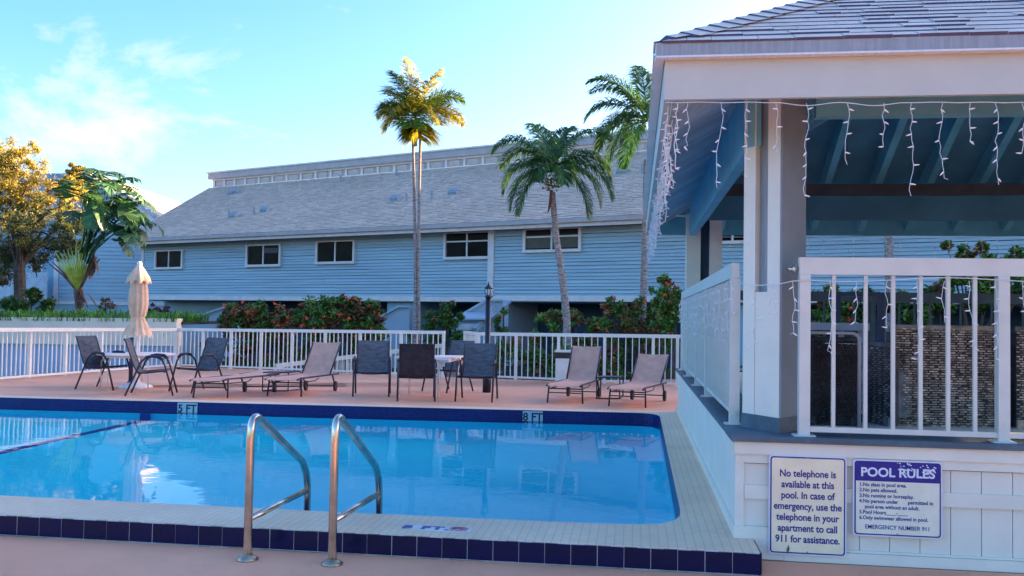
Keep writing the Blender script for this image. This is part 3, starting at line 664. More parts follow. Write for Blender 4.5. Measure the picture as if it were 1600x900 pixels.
# ---- wicker furniture inside the pavilion
def weave(mb, a, b, z0, z1, rows, cols, nrm, th=.008, gap=.25, seed=1):
    rr = random.Random(seed); a, b = Vector(a), Vector(b); L_ = (b-a).length; d = (b-a)/L_; nrm = Vector(nrm); hh = (z1-z0)/rows
    for i in range(rows):
        z = z0+hh*(i+.5)
        for j in range(cols):
            if rr.random() < .04: continue
            off = th*(1 if (i+j) % 2 else -1)*.8; ph = .5*(i % 2)+rr.uniform(-.12, .12); p = a+d*(L_/cols*min(cols, j+ph)); q = a+d*(L_/cols*min(cols, j+ph+rr.uniform(.8, 1.05)))
            v = [p+nrm*(off-th)+Vector((0, 0, z-hh*.27-a.z)), q+nrm*(off-th)+Vector((0, 0, z-hh*.27-a.z)), q+nrm*(off-th)+Vector((0, 0, z+hh*.27-a.z)), p+nrm*(off-th)+Vector((0, 0, z+hh*.27-a.z))]
            mid = (v[0]+v[1])/2+nrm*th*1.6; mid2 = (v[2]+v[3])/2+nrm*th*1.6
            mb.add([v[0], mid, mid2, v[3], v[1], v[2]], [(0, 1, 2, 3), (1, 4, 5, 2)])
def at_back(px, z, y): return Vector((ay(px, 500, y).x, y, z))
def wicker_box(name, label, px0, px1, y, ztop, m_w, dep, seat, rows, cols, skew=0., cat='sofa', seed=1):
    a = at_back(px0, .58, y); b = at_back(px1, .58, y+skew); o = thing(name, (a.x, a.y, .56), label, cat)
    nrm = (b-a).cross(Vector((0, 0, 1))).normalized(); nrm = nrm if nrm.y < 0 else -nrm
    mb = MB(); weave(mb, a, b, .60, ztop, rows, cols, nrm, seed=seed); o1 = part('back_weave', mb, m_w, o); tag(o1, kind='stuff')
    bk = -nrm
    part('back_core', MB().prism([a+bk*.02+Vector((0, 0, .03)), b+bk*.02+Vector((0, 0, .03)), b+bk*.09+Vector((0, 0, .03)), a+bk*.09+Vector((0, 0, .03))], (0, 0, ztop-.64)), WICKD, o)
    part('top_roll', MB().tube([a+bk*.03+Vector((0, 0, ztop-.58)), b+bk*.03+Vector((0, 0, ztop-.58))], .022, 8), m_w, o, True)
    part('seat', MB().prism([a+bk*.09+Vector((0, 0, .08)), b+bk*.09+Vector((0, 0, .08)), b+bk*(dep)+Vector((0, 0, .08)), a+bk*(dep)+Vector((0, 0, .08))], (0, 0, seat)), m_w, o)
    for p in (a, b-(b-a).normalized()*.05, a+bk*(dep-.05), b-(b-a).normalized()*.05+bk*(dep-.05)):
        part('leg', MB().prism([p+Vector((0, 0, -.018)), p+(b-a).normalized()*.05+Vector((0, 0, -.018)), p+(b-a).normalized()*.05+bk*.05+Vector((0, 0, -.018)), p+bk*.05+Vector((0, 0, -.018))], (0, 0, .10)), m_w, o)
    return o, a, b, bk
wicker_box('wicker_sofa', 'brown woven wicker sofa seen from behind through the front railing', 1392, 1578, 6.55, 1.285, WICK, .75, .33, 42, 26, .10, seed=2)
wicker_box('wicker_sofa', 'brown wicker sofa at the right edge of the photo behind the railing', 1590, 1720, 6.6, 1.285, WICK, .75, .33, 42, 20, .05, seed=3)
wicker_box('wicker_chair', 'grey open weave wicker chair beside the brown sofa', 1345, 1388, 6.75, 1.16, WICKG, .6, .33, 36, 10, -.25, 'chair', 4)
# dark mesh chair with a bent grey tube frame
o, a, b, bk = wicker_box('mesh_chair', 'black mesh chair with a grey tubular frame next to the corner post', 1262, 1341, 6.45, 1.19, WICKD, .55, .3, 30, 16, .0, 'chair', 5)
fr = [a+Vector((-.02, -.03, .0)), a+Vector((-.02, -.03, .57))]+arc(a+Vector((-.02, -.03, .62)), a+Vector((-.02, -.03, .655)), a+Vector((.03, -.03, .66)))+arc(b+Vector((-.05, -.03, .66)), b+Vector((0, -.03, .655)), b+Vector((0, -.03, .60)))+[b+Vector((0, -.03, 0))]
part('tube_frame', MB().tube(fr, .012, 8), TUBEG, o, True)
c = at_back(1262, 0, 7.6); c2 = at_back(1350, 0, 7.6)
o = thing('table', (c.x, 7.6, .56), 'grey topped table behind the black mesh chair', 'table')
part('table_top', MB().mm((c.x-.3, 7.5, 1.25), (c2.x+.02, 8.3, 1.31)), TUBEG, o)
for xx in (c.x-.26, c2.x-.05):
    for yy in (7.55, 8.25): part('leg', MB().mm((xx, yy, .56), (xx+.04, yy+.04, 1.249)), TUBEG, o)
p = at_back(1372, 1.18, 9.4)
o = thing('bar_stool', (p.x, 9.4, .56), 'dark framed chair back standing behind the wicker seats', 'chair')
for dx in (0, .42): part('leg', MB().mm((p.x-.42+dx, 9.4, .56), (p.x-.36+dx, 9.44, 1.62)), NAVY, o)
part('seat', MB().mm((p.x-.42, 9.4, 1.05), (p.x+.06, 9.85, 1.10)), TRIM, o)
for dx in (0, .42): part('leg', MB().mm((p.x-.42+dx, 9.8, .56), (p.x-.38+dx, 9.84, 1.049)), NAVY, o)
part('top_bar', MB().mm((p.x-.359, 9.4, 1.58), (p.x+.0, 9.44, 1.62)), NAVY, o)

# ================================================================== FENCE
FT = [(-60, 512), (0, 512.5), (275, 512.5), (695, 517), (745, 519), (1062, 523)]
def base_at(px):
    B = [(-60, 601), (0, 595), (275, 573.5), (695, 590.5), (745, 591.5), (1062, 604.5)]
    for (a, ya), (b, yb) in zip(B, B[1:]):
        if a <= px <= b: return ya+(yb-ya)*(px-a)/(b-a)
def top_at(px):
    for (a, ya), (b, yb) in zip(FT, FT[1:]):
        if a <= px <= b: return ya+(yb-ya)*(px-a)/(b-a)
def gp(px): return g(px, base_at(px))
def zt(px): p = gp(px); return pl(px, top_at(px), p, FH).z
def fence(label, pxa, pxb, posts, bals, name='fence'):
    a, b = gp(pxa), gp(pxb); o = thing(name, (a.x, a.y, 0), label, 'fence', 'white railing fences round the pool deck'); za, zb = zt(pxa), zt(pxb)
    part('top_rail', MB().beam(a+Vector((0, 0, za-.035)), b+Vector((0, 0, zb-.035)), .06, .07), FWHITE, o)
    part('bottom_rail', MB().beam(a+Vector((0, 0, .06)), b+Vector((0, 0, .06)), .03, .04), FWHITE, o)
    def hz(p): t = (p-a).length/(b-a).length; return za+(zb-za)*t
    for px in posts:
        p = gp(px); h = hz(p)-.071; part('post', MB().box((p.x, p.y, h/2), (.06, .06, h)), FWHITE, o)
    bm = mesh('baluster', MB().box((0, 0, .5), (.019, .019, 1.)), FWHITE)
    for px in bals:
        p = gp(px); h = hz(p)-.07-.08; q = put('baluster', bm, o, Vector((p.x, p.y, .08))-ORG[o.name], (R.uniform(-.006, .006), R.uniform(-.01, .01), 0)); q.scale = (1, 1, h)
    return o
def between(ps, k):
    out = []
    for a, b in zip(ps, ps[1:]): out += [a+(b-a)*(i+1)/(k+1) for i in range(k)]
    return out
P1 = [-12, 45, 101, 157, 215, 273]; fence('white railing in front of the cream planter wall at the left', -55, 274.5, P1, between(P1, 7))
P2 = [277, 316, 360, 407, 455.5, 507, 561.6, 625.5, 692]; bl = []
for i_, (a, b) in enumerate(zip(P2, P2[1:])): k = 5 if i_ < 2 else (6 if i_ < 5 else 7); bl += [a+(b-a)*(j+1)/(k+1) for j in range(k)]
fence('long white railing behind the umbrella table and lounge chairs', 276, 694, P2, bl)
P3 = [747, 805.5, 872, 944, 1020, 1058]; bl = []
for a, b in zip(P3[:-1], P3[1:]): k = 6 if b < 1050 else 3; bl += [a+(b-a)*(j+1)/(k+1) for j in range(k)]
fence('white railing from the lamp post to the pavilion', 745, 1062, P3, bl)
# gate leaf standing slightly open
a = gp(745)+Vector((-.02, .02, 0)); b = a+Vector((-.55, 1.5, 0)); o = thing('gate', (a.x, a.y, 0), 'white railing gate standing ajar left of the lamp post', 'gate')
za = zt(745); part('top_rail', MB().beam(a+Vector((0, 0, za-.035)), b+Vector((0, 0, za-.035)), .06, .07), FWHITE, o); part('bottom_rail', MB().beam(a+Vector((0, 0, .08)), b+Vector((0, 0, .08)), .03, .04), FWHITE, o)
for i in range(11): q = lerp(a, b, i/10); part('post' if i in (0, 10) else 'baluster', MB().box((q.x, q.y, za/2+.02), (.05 if i in (0, 10) else .019,)*2+(za-.12,)), FWHITE, o)
part('notice_strip', MB().beam(lerp(a, b, .15)+Vector((-.005, -.034, za-.035)), lerp(a, b, .75)+Vector((-.005, -.034, za-.035)), .004, .025), BRICKW, o)
# ramp railing beyond the fence
a = dp(430, 598, 21.2); b = dp(690, 540, 24.5); a = Vector((a.x, a.y, 0)); b = Vector((b.x, b.y, 0))
o = thing('ramp_railing', (a.x, a.y, -.4), 'low white ramp railing sloping up behind the long fence', 'railing')
ha, hb_ = dp(430, 572, 21.2).z, dp(690, 540, 24.5).z
part('top_rail', MB().beam(a+Vector((0, 0, ha)), b+Vector((0, 0, hb_)), .08, .10), FWHITE, o); part('bottom_rail', MB().beam(a+Vector((0, 0, ha-.62)), b+Vector((0, 0, hb_-.62)), .04, .06), FWHITE, o)
for i in range(46):
    q = lerp(a, b, i/45); h = ha+(hb_-ha)*i/45; part('baluster' if i % 9 else 'post', MB().mm((q.x-.012-(0 if i % 9 else .03), q.y-.012, h-.6 if i % 9 else -.42), (q.x+.012+(0 if i % 9 else .03), q.y+.012, h-.051)), FWHITE, o)
mbp = MB(); mbp.prism([a+Vector((-.3, .1, -.42)), b+Vector((0, .1, -.42)), b+Vector((0, .1, hb_-.75)), a+Vector((-.3, .1, ha-.75))], Vector((.3, 1.2, 0))); struct('ramp_path', mbp, mat('ramp_concrete', (.34, .31, .31), .9))

# ================================================================== PLANTER WALL
D = 21.8
a, b = dp(-80, 498, D), dp(276, 501, D); za_, zb_ = a.z, b.z
zc = dp(100, 538, D).z
o = thing('planter_wall', (a.x, a.y, -.4), 'low cream planter wall with a blue lower part behind the left railing', 'wall')
part('cream_panel', MB().prism([(a.x, a.y, zc), (b.x, b.y, zc), (b.x, b.y, zb_), (a.x, a.y, za_)], FH*.35), CREAM, o)
part('coping', MB().prism([(a.x-.0, a.y, za_), (b.x, b.y, zb_), (b.x, b.y, zb_+.05), (a.x, a.y, za_+.05)], FH*.40), CREAM, o)
f2 = FH*.06
part('blue_panel', MB().prism([(a.x+f2.x, a.y+f2.y, -.42), (b.x+f2.x, b.y+f2.y, -.42), (b.x+f2.x, b.y+f2.y, zc), (a.x+f2.x, a.y+f2.y, zc)], FH*.3), mat('blue_grey_wall', (.34, .44, .60), .8, .05, 1, .1, 20), o)
mb = MB(); mb.prism([(a.x, a.y+.3, za_-.1), (b.x, b.y+.3, zb_-.1), (b.x, b.y+.3, zb_-.04), (a.x, a.y+.3, za_-.04)], FH*6); struct('planter_soil', mb, SOIL)
# grass spilling over
mb = MB()
for i in range(5200):
    t_ = R.random(); q = lerp(a, b, t_)+FH*R.uniform(-.05, 2.4); h = R.uniform(.06, .19)*(1+.8*math.sin(t_*23)*math.sin(t_*61+1)+(.5 if R.random() < .06 else 0)); z0 = za_+(zb_-za_)*t_-.03
    an = R.uniform(0, 6.28); ln = Vector((math.cos(an), math.sin(an), 0)); wv = Vector((-ln.y, ln.x, 0))*R.uniform(.008, .016)
    p0 = Vector((q.x, q.y, z0)); p1 = p0+ln*h*.35+Vector((0, 0, h)); p2 = p1+ln*h*.5-Vector((0, 0, h*R.uniform(.1, .5)))
    mb.add([p0-wv, p0+wv, p1+wv*.8, p2, p1-wv*.8], [(0, 1, 2, 4), (4, 2, 3)])
tag(put('grass', mesh('grass', mb, GRASSM)), 'long green grass growing along the top of the cream planter wall', 'grass', kind='stuff')

# ================================================================== FURNITURE
def sling_chair(m_s=SLING):
    o = thing('sling_chair', (0, 0, 0), '', 'chair')
    W_ = .255
    for s_ in (-1, 1):
        X = s_*(W_+.025)
        pts = [(X, -.36, .0), (X, -.24, .44)]+[tuple(v) for v in arc((X, -.22, .50), (X, -.17, .62), (X, -.04, .615), 4)]+[tuple(v) for v in arc((X, .02, .605), (X, .13, .58), (X, .17, .42), 4)]+[(X, .34, 0)]
        lpart('leg_frame', MB().tube(pts, .0145, 8), FRAME, o, True)
        lpart('back_tube', MB().tube([(s_*W_, -.24, .39), (s_*W_, .12, .355), (s_*W_, .17, .37), (s_*W_, .22, .45), (s_*W_, .36, .865), (s_*W_, .385, .89)], .012, 8), FRAME, o, True)
        lpart('armrest', MB().tube([(X, -.2, .565), (X, -.15, .617), (X, -.03, .629), (X, .06, .61)], .019, 8), FRAME, o, True)
    for y, z in ((-.22, .375), (.16, .355)): lpart('crossbar', MB().tube([(-W_-.02, y, z), (W_+.02, y, z)], .012, 8), FRAME, o, True)
    pr = [(-.25, .40), (-.1, .375), (.06, .355), (.15, .36), (.205, .42), (.25, .54), (.30, .69), (.355, .86), (.39, .895)]
    mb = MB(); nx = 6
    for i, (y, z) in enumerate(pr):
        for j in range(nx+1):
            t_ = j/nx*2-1; mb.v.append(Vector((t_*W_, y+(.018*(1-t_*t_) if i > 3 else 0), z-(.018*(1-t_*t_) if i <= 3 else 0))))
    k = len(mb.v); mb.v += [v+Vector((0, .004, -.005)) for v in mb.v]
    for i in range(len(pr)-1):
        for j in range(nx):
            q = (i*(nx+1)+j, i*(nx+1)+j+1, (i+1)*(nx+1)+j+1, (i+1)*(nx+1)+j); mb.f.append(q[::-1]); mb.f.append(tuple(v+k for v in q))
    lpart('sling', mb, m_s, o, True)
    return o
def face_dir(px, py, ang):           # ang: heading of the chair front (0 = towards the camera), degrees turning to the photo's right
    return g(px, py), math.radians(ang)
ch = sling_chair()
CH = [(163, 607, 88, 'blue grey sling chair at the far left end of the umbrella table, side on'),
      (236, 616, 112, 'sling chair seen from the side in front of the white umbrella base'),
      (310, 611, -25, 'blue grey sling chair standing alone behind the flat lounge chair'),
      (581, 617, 14, 'grey sling chair facing the pool left of the small square table'),
      (650, 624, 194, 'dark brown sling chair with its back to the pool at the square table'),
      (700, 611, -30, 'sling chair behind the small square table, mostly hidden'),
      (745, 625, 2, 'grey sling chair facing the pool in front of the lamp post')]
for i, (px, py, an, lb) in enumerate(CH):
    p, rz = face_dir(px, py, an)
    if i == 0: ch.location = p; ch.rotation_euler = (0, 0, rz); tag(ch, lb, None, 'sling chairs on the far deck'); c_ = ch
    else: c_ = copy_thing(ch, p, rz, lb, 'sling chairs on the far deck')
    c_.scale = (1.02, 1.0, .985)
    if i == 4:
        for q in c_.children:
            if q.name.startswith('sling'): q.data = q.data.copy(); q.data.materials[0] = SLINGB; q['label'] = 'dark brown mesh sling'
# loungers
def lounger(L_, ang, name_lab, A, B, mats=TAUPE):
    # A, B: world positions of the two foot-end legs; body runs L_ away along the perpendicular turned by ang
    mid = (A+B)/2; w = (B-A).length; ax_ = (B-A).normalized()
    fwd = Vector((-ax_.y, ax_.x, 0)); fwd = Matrix.Rotation(ang[1], 3, 'Z') @ fwd
    o = thing('sun_lounger', (mid.x, mid.y, 0), name_lab, 'sun lounger', 'sun loungers on the far deck')
    lift = ang[0]; z0 = .29; xw = w/2
    def pt(x, y, z): return mid+ax_*x+fwd*y+Vector((0, 0, z))
    fl = 1.10; bx = fl+.62*math.cos(lift); bz = z0+.62*math.sin(lift)
    for s_ in (-1, 1):
        part('side_rail', MB().tube([pt(s_*xw, -.12, z0-.02), pt(s_*xw, .0, z0), pt(s_*xw, 1.35, z0)], .014, 8), FRAME, o, True)
        part('leg', MB().tube([pt(s_*xw, .02, z0), pt(s_*(xw+.015), -.01, 0)], .0135, 8), FRAME, o, True)
        part('leg', MB().tube([pt(s_*xw, 1.10, z0), pt(s_*(xw), 1.22, .09)], .0135, 8), FRAME, o, True)
        part('wheel', MB().tube([pt(s_*(xw-.02), 1.23, .085), pt(s_*(xw+.02), 1.23, .085)], .085, 16), BLACKP, o)
        part('lower_rail', MB().tube([pt(s_*(xw-.02), .03, z0-.07), pt(s_*(xw-.02), .55, z0-.07), pt(s_*(xw-.02), .64, z0-.03)], .009, 6), FRAME, o, True)
        part('back_tube', MB().tube([pt(s_*(xw-.015), fl-.05, z0+.012), pt(s_*(xw-.015), bx, bz)], .013, 8), FRAME, o, True)
    part('crossbar', MB().tube([pt(-xw, .02, z0-.07), pt(xw, .02, z0-.07)], .010, 6), FRAME, o, True)
    part('crossbar', MB().tube([pt(-xw, -.02, z0-.13), pt(xw, -.02, z0-.13)], .009, 6), FRAME, o, True)
    part('axle', MB().tube([pt(-xw, 1.22, .09), pt(xw, 1.22, .09)], .009, 6), FRAME, o, True)
    if lift > .1: part('support', MB().tube([pt(0, fl+.35*math.cos(lift), z0+.35*math.sin(lift)), pt(0, 1.33, z0-.02)], .01, 6), FRAME, o, True)
    prof = [(-.13, z0-.015), (0, z0+.014), (.35, z0+.004), (.75, z0+.004), (fl-.05, z0+.016)]+[(fl+(bx-fl)*t_, z0+.02+(bz-z0)*t_) for t_ in (.12, .4, .7, 1.)]
    mb = MB(); nx = 6
    for y, z in prof:
        for j in range(nx+1): t_ = j/nx*2-1; mb.v.append(pt(t_*(xw-.012), y, z-.012*(1-t_*t_)))
    k = len(mb.v); mb.v += [v-Vector((0, 0, .006)) for v in mb.v]
    for i in range(len(prof)-1):
        for j in range(nx):
            q = (i*(nx+1)+j, i*(nx+1)+j+1, (i+1)*(nx+1)+j+1, (i+1)*(nx+1)+j); mb.f.append(q); mb.f.append(tuple(v+k for v in q)[::-1])
    part('sling', mb, mats, o, True)
lounger(1, (.06, -.42), 'taupe sun lounger lying flat beside the umbrella table', g(304, 621.5), g(354.5, 622))
lounger(1, (1.0, -.22), 'taupe sun lounger with raised back left of the grey sling chairs', g(419.5, 619), g(469.5, 620))
lounger(1, (1.05, -.08), 'taupe sun lounger with high raised back in front of the white bin', g(857, 629), g(909, 631))
lounger(1, (.78, -.10), 'taupe sun lounger with half raised back nearest the pavilion', g(953, 634.5), g(1007.5, 637))
def side_table(pxa, pxb, pyt, pyb, d, label):
    a = g(pxa, pyb); b = g(pxb, pyb); h = pl(pxa, pyt, a, FH).z; o = thing('side_table', ((a.x+b.x)/2, (a.y+b.y)/2, 0), label, 'side table', 'small black side tables between loungers')
    dv = Vector((.05, .42, 0))
    part('table_top', MB().prism([a+Vector((0, 0, h-.02)), b+Vector((0, 0, h-.02)), b+dv+Vector((0, 0, h-.02)), a+dv+Vector((0, 0, h-.02))], (0, 0, .02)), FRAME, o)
    for p_ in (a, b):
        part('leg', MB().tube([p_+Vector((0, 0, h-.02)), p_+Vector((0, 0, .015)), p_+dv+Vector((0, 0, .015)), p_+dv+Vector((0, 0, h-.02))], .011, 6), FRAME, o)
    part('stretcher', MB().tube([a+Vector((0, 0, .015)), b+Vector((0, 0, .015))], .011, 6), FRAME, o)
side_table(410, 450, 581, 612, .4, 'small black side table between the flat lounger and the raised one')
side_table(932, 968, 589, 624, .4, 'small black side table between the two right hand loungers')
# umbrella table, umbrella and base
U = g(212, 606)
o = thing('round_table', U, 'round cream umbrella table with thin legs at the left of the deck', 'table')
zT = pl(212, 552, U, FH).z
part('table_top', MB().lathe((U.x, U.y, zT-.03), [(.60, 0), (.63, .008), (.63, .022), (.60, .03), (.03, .031)], 36), PINKW, o, False)
part('apron', MB().lathe((U.x, U.y, zT-.06), [(.54, 0), (.54, .029)], 36), PINKW, o)
for an in (200, 250, 20, 110, 320):
    c_, s_ = math.cos(math.radians(an)), math.sin(math.radians(an))
    part('leg', MB().tube([(U.x+.56*c_, U.y+.56*s_, 0), (U.x+.56*c_, U.y+.56*s_, zT-.14), (U.x+.50*c_, U.y+.50*s_, zT-.06)], .012, 6), PINKW, o, True)
o = thing('umbrella_base', U, 'white domed umbrella base on the deck under the round table', 'umbrella base')
part('dome', MB().lathe(U, [(.27, 0), (.28, .025), (.22, .06), (.08, .10), (.035, .16), (.035, .22)], 28), mat('base_white', (.80, .76, .78), .5), o, True)
o = thing('patio_umbrella', U, 'closed tan patio umbrella tied in the middle rising through the round table', 'umbrella')
Uz = lambda py: pl(212, py, U, FH).z
part('pole', MB().tube([U+Vector((0, 0, .05)), Vector((U.x, U.y, Uz(412)))], .022, 10), mat('pole_white', (.78, .72, .72), .4), o, True)
part('finial', MB().lathe((U.x, U.y, Uz(418)), [(.02, 0), (.035, .03), (.045, .06), (.035, .095), (.01, .11)], 14), mat('pole_white', (.78, .72, .72), .4), o, True)
def fabric(name, prof, folds, amp, seed):
    mb = MB(); n_ = folds*4; vs = []
    for k_, (rad, z) in enumerate(prof):
        for i in range(n_):
            a_ = i*2*math.pi/n_; w_ = 1+amp(k_)*math.cos(folds*a_+seed)+.012*math.sin(3*a_+seed)
            vs.append((U.x+rad*w_*math.cos(a_), U.y+rad*w_*math.sin(a_), z+(.0 if k_ < len(prof)-1 else -.035*math.cos(folds*a_+seed))))
    fs = []
    for k_ in range(len(prof)-1):
        for i in range(n_): fs.append((k_*n_+i, k_*n_+(i+1) % n_, (k_+1)*n_+(i+1) % n_, (k_+1)*n_+i))
    mb.add(vs, fs); part(name, mb, CANV, o, True)
z_ = Uz
fabric('canopy', [(.03, z_(415)), (.08, z_(425)), (.12, z_(440)), (.14, z_(455)), (.15, z_(470)), (.142, z_(482)), (.118, z_(492)), (.10, z_(497)), (.145, z_(506)), (.20, z_(518)), (.225, z_(525))], 11, lambda k: .13 if k > 1 else .05, .5)
fabric('vent_flap', [(.025, z_(413)), (.09, z_(422)), (.16, z_(434)), (.185, z_(441))], 8, lambda k: .08+.03*k, 1.2)
part('tie_strap', MB().lathe((U.x, U.y, z_(498)), [(.112, 0), (.114, .03)], 18), CANV, o)
p = g(204, 598.5); o = thing('dark_post', p, 'short dark blue post standing behind the side on sling chair', 'post')
part('shaft', MB().tube([p, Vector((p.x, p.y, pl(204, 527, p, FH).z))], .038, 10), NAVY, o, True); part('collar', MB().lathe(p, [(.06, 0), (.06, .02), (.045, .04)], 12), NAVY, o)
# square table
a, b = g(617, 622), g(706, 622); zT = pl(660, 558, g(660, 622), FH).z
o = thing('square_table', ((a.x+b.x)/2, a.y, 0), 'small square cream table among the grey sling chairs', 'table')
part('table_top', MB().prism([(a.x-.03, a.y, zT-.025), (b.x+.05, b.y, zT-.025), (b.x+.05, b.y+.85, zT-.025), (a.x-.03, a.y+.85, zT-.025)], (0, 0, .025)), PINKW, o)
part('apron', MB().mm((a.x+.03, a.y+.04, zT-.07), (b.x-.01, b.y+.78, zT-.026)), PINKW, o)
for xx, yy in ((a.x+.04, a.y+.06), (b.x-.18, a.y+.06), (a.x+.04, a.y+.76), (b.x, a.y+.70)):
    part('leg', MB().tube([(xx, yy, 0), (xx, yy, zT-.2), (xx+.03, yy, zT-.03)], .02, 8), PINKW, o, True)
    part('bracket', MB().prism([(xx+.02, yy, zT-.2), (xx+.12, yy, zT-.07), (xx, yy, zT-.07)], (0, .015, 0)), PINKW, o)
# bin
p = g(884, 598)+Vector((0, -.1, 0)); zt_ = pl(884, 547, p, FH).z
o = thing('trash_bin', p, 'white trash bin with black lid standing against the fence', 'bin')
part('bin_body', MB().prism([(p.x-.19, p.y-.19, 0), (p.x+.19, p.y-.19, 0), (p.x+.19, p.y+.19, 0), (p.x-.19, p.y+.19, 0)], (0, 0, zt_-.16)), FWHITE, o)
lidm = MB(); A_ = [(p.x-.20, p.y-.2, zt_-.16), (p.x+.2, p.y-.2, zt_-.16), (p.x+.2, p.y+.2, zt_-.16), (p.x-.2, p.y+.2, zt_-.16)]; lidm.prism(A_, (0, 0, .12)); part('lid', lidm, BLACKP, o)
part('lid_top', MB().mm((p.x-.205, p.y-.205, zt_-.039), (p.x+.205, p.y+.205, zt_)), FWHITE, o)
# lamp
p = g(760.5, 613); Z = lambda py: pl(760, py, p, FH).z
o = thing('lamp_post', p, 'black garden lamp post with a glass lantern at the fence', 'lamp post')
part('post', MB().lathe((p.x, p.y, 0), [(.075, 0), (.075, .22), (.055, .26), (.048, .3), (.048, Z(465))], 14), BLACK, o, True)
part('collar', MB().lathe((p.x, p.y, Z(465)), [(.058, 0), (.062, .02), (.04, .04)], 14), BLACK, o, True)
part('lantern_glass', MB().lathe((p.x, p.y, Z(463)), [(.03, 0), (.055, .06), (.058, .10), (.05, .13)], 8), LAMPG, o)
for i in range(6):
    a_ = i*math.pi/3+.3; part('cage_bar', MB().tube([(p.x+.035*math.cos(a_), p.y+.035*math.sin(a_), Z(463)), (p.x+.062*math.cos(a_), p.y+.062*math.sin(a_), Z(463)+.07), (p.x+.060*math.cos(a_), p.y+.060*math.sin(a_), Z(463)+.14)], .006, 4), BLACK, o)
part('lantern_roof', MB().lathe((p.x, p.y, Z(463)+.13), [(.075, 0), (.06, .03), (.025, .06), (.012, .10), (.004, .13)], 12), BLACK, o, True)

# ================================================================== MAIN BUILDING
A = Vector((-19.592, 37.69, 0)); B = Vector((-3.1206, 30.859, 0)); ud = (B-A).normalized(); wn = Vector((ud.y, -ud.x, 0)); wn = wn if wn.y < 0 else -wn
def fu(px, py, off=0.):
    p = pl(px, py, A+wn*off, wn); return (p-A).dot(ud), p.z
def BW(u, w, z): return A+ud*u+wn*w+Vector((0, 0, z))
def bbox(u0, u1, w0, w1, z0, z1):
    return MB().prism([BW(u0, w0, z0), BW(u1, w0, z0), BW(u1, w1, z0), BW(u0, w1, z0)], (0, 0, z1-z0))
BLD = r = thing('apartment_building', BW(20, -6, -.4), 'long blue clapboard building with a grey shingled roof behind the pool', 'building')
uL = fu(224, 420)[0]; uM = fu(771, 420)[0]; uR = 62.
zT0 = fu(700, 471.3)[1]; zT1 = fu(700, 463.5)[1]
OH = .75                                                  # eave overhang
ze_ = [fu(190, 388, OH), fu(680, 366, OH), fu(1005, 338.5, OH)]
zE = sum(v[1] for v in ze_)/3
zs = zE+.05
part('wall_core', bbox(uL+.05, uR, -10, -.06, zT0, zs+.15), SIDE2, r)
nC = 20; hC = (zs-zT1)/nC
W_ = {'a': [(248-3.5, 391, 284.5+3, 418), (388.5-1.5, 382, 438.5+2, 414), (498-2, 376, 554+2, 409.5), (696, 362, 768, 402)], 'b': [(820, 347, 909, 391)]}
def board(u0, u1, w, z, h, lean=.045):
    mb = MB().prism([BW(u0, w-.05, z), BW(u0, w+lean, z), BW(u0, w+.004, z+h*.97), BW(u0, w-.05, z+h*.97)], ud*(u1-u0)); return mb
for i in range(nC):
    z = zT1+i*hC
    for (ua, ub, w) in ((uL, uM-.12, 0.), (uM+.12, uR, .12)):
        u = ua
        while u < ub-.01:
            l = R.uniform(4.5, 7.5); u2 = min(u+l, ub); u2 = ub if ub-u2 < 1.5 else u2
            mbd = board(u, u2-.006, w, z, hC)
            dz = R.uniform(-.010, .010)
            for v in mbd.v: v.z += dz
            part('siding_board', mbd, SIDE, r); u = u2
part('bottom_trim', bbox(uL-.1, uM+.11, -.06, .06, zT0, zT1), TRIM, r); part('bottom_trim', bbox(uM+.112, uR, .0, .17, zT0+.03, zT1+.03), TRIM, r)
part('corner_trim', bbox(uL-.12, uL+.06, -.1, .05, zT1+.001, zs), TRIM, r); part('corner_trim', bbox(uM-.13, uM+.12, -.03, .20, zT1+.031, zs+.02), TRIM, r)
def window(x0, y0, x1, y1, off, cols=2, bars=(), blind=False):
    (u0, z1), (u1, _) = fu(x0, y0, off), fu(x1, y0, off); z0 = fu(x0, y1, off)[1]; z1 = min(fu((x0+x1)/2, y0, off)[1], zs-.01); f = .10
    o = part('window', bbox(u0, u1, off+.02, off+.035, z0, z1), BLACK, r)
    for q in (bbox(u0-.02, u0+f-.02, off-.05, off+.10, z0, z1), bbox(u1-f+.02, u1+.02, off-.05, off+.10, z0, z1), bbox(u0-.02, u1+.02, off-.05, off+.12, z0-.10, z0-.001), bbox(u0+f-.019, u1-f+.019, off-.05, off+.099, z1-.05, z1)): sub('frame', q, TRIM, o)
    for c in range(1, cols): uu = u0+(u1-u0)*c/cols; sub('mullion', bbox(uu-.03, uu+.03, off+.036, off+.08, z0+.0005, z1-.051), TRIM, o)
    for t_ in bars: zz = z0+(z1-z0)*t_; sub('sash_bar', bbox(u0+f-.019, u1-f+.019, off+.036, off+.072, zz-.025, zz+.025), TRIM, o)
    for c in range(cols): sub('pane', bbox(u0+f+(u1-u0-2*f)*c/cols+.03, u0+f+(u1-u0-2*f)*(c+1)/cols-.03, off+.037, off+.045, z0+.02, z1-.06), GLASS, o)
    if blind:
        mb = MB()
        for k_ in range(16): zz = z0+.05+(z1-z0)*.62*k_/16; a_ = bbox(u0+f, u1-f, off+.0455, off+.05, zz, zz+.03); mb.add(a_.v, a_.f)
        sub('blind', mb, mat('blind_slats', (.10, .09, .06), .6), o)
for q in W_['a'][:3]: window(*q, 0.03)
wq = W_['a'][1]; u_a, z_a = fu(wq[0]+27, wq[1]+6, .03); u_b, z_b = fu(wq[2]-5, wq[1]+13, .03); part('curtain', bbox(u_a, u_b, .0755, .0765, z_b, z_a), mat('grey_curtain', (.10, .10, .12), .8), r)
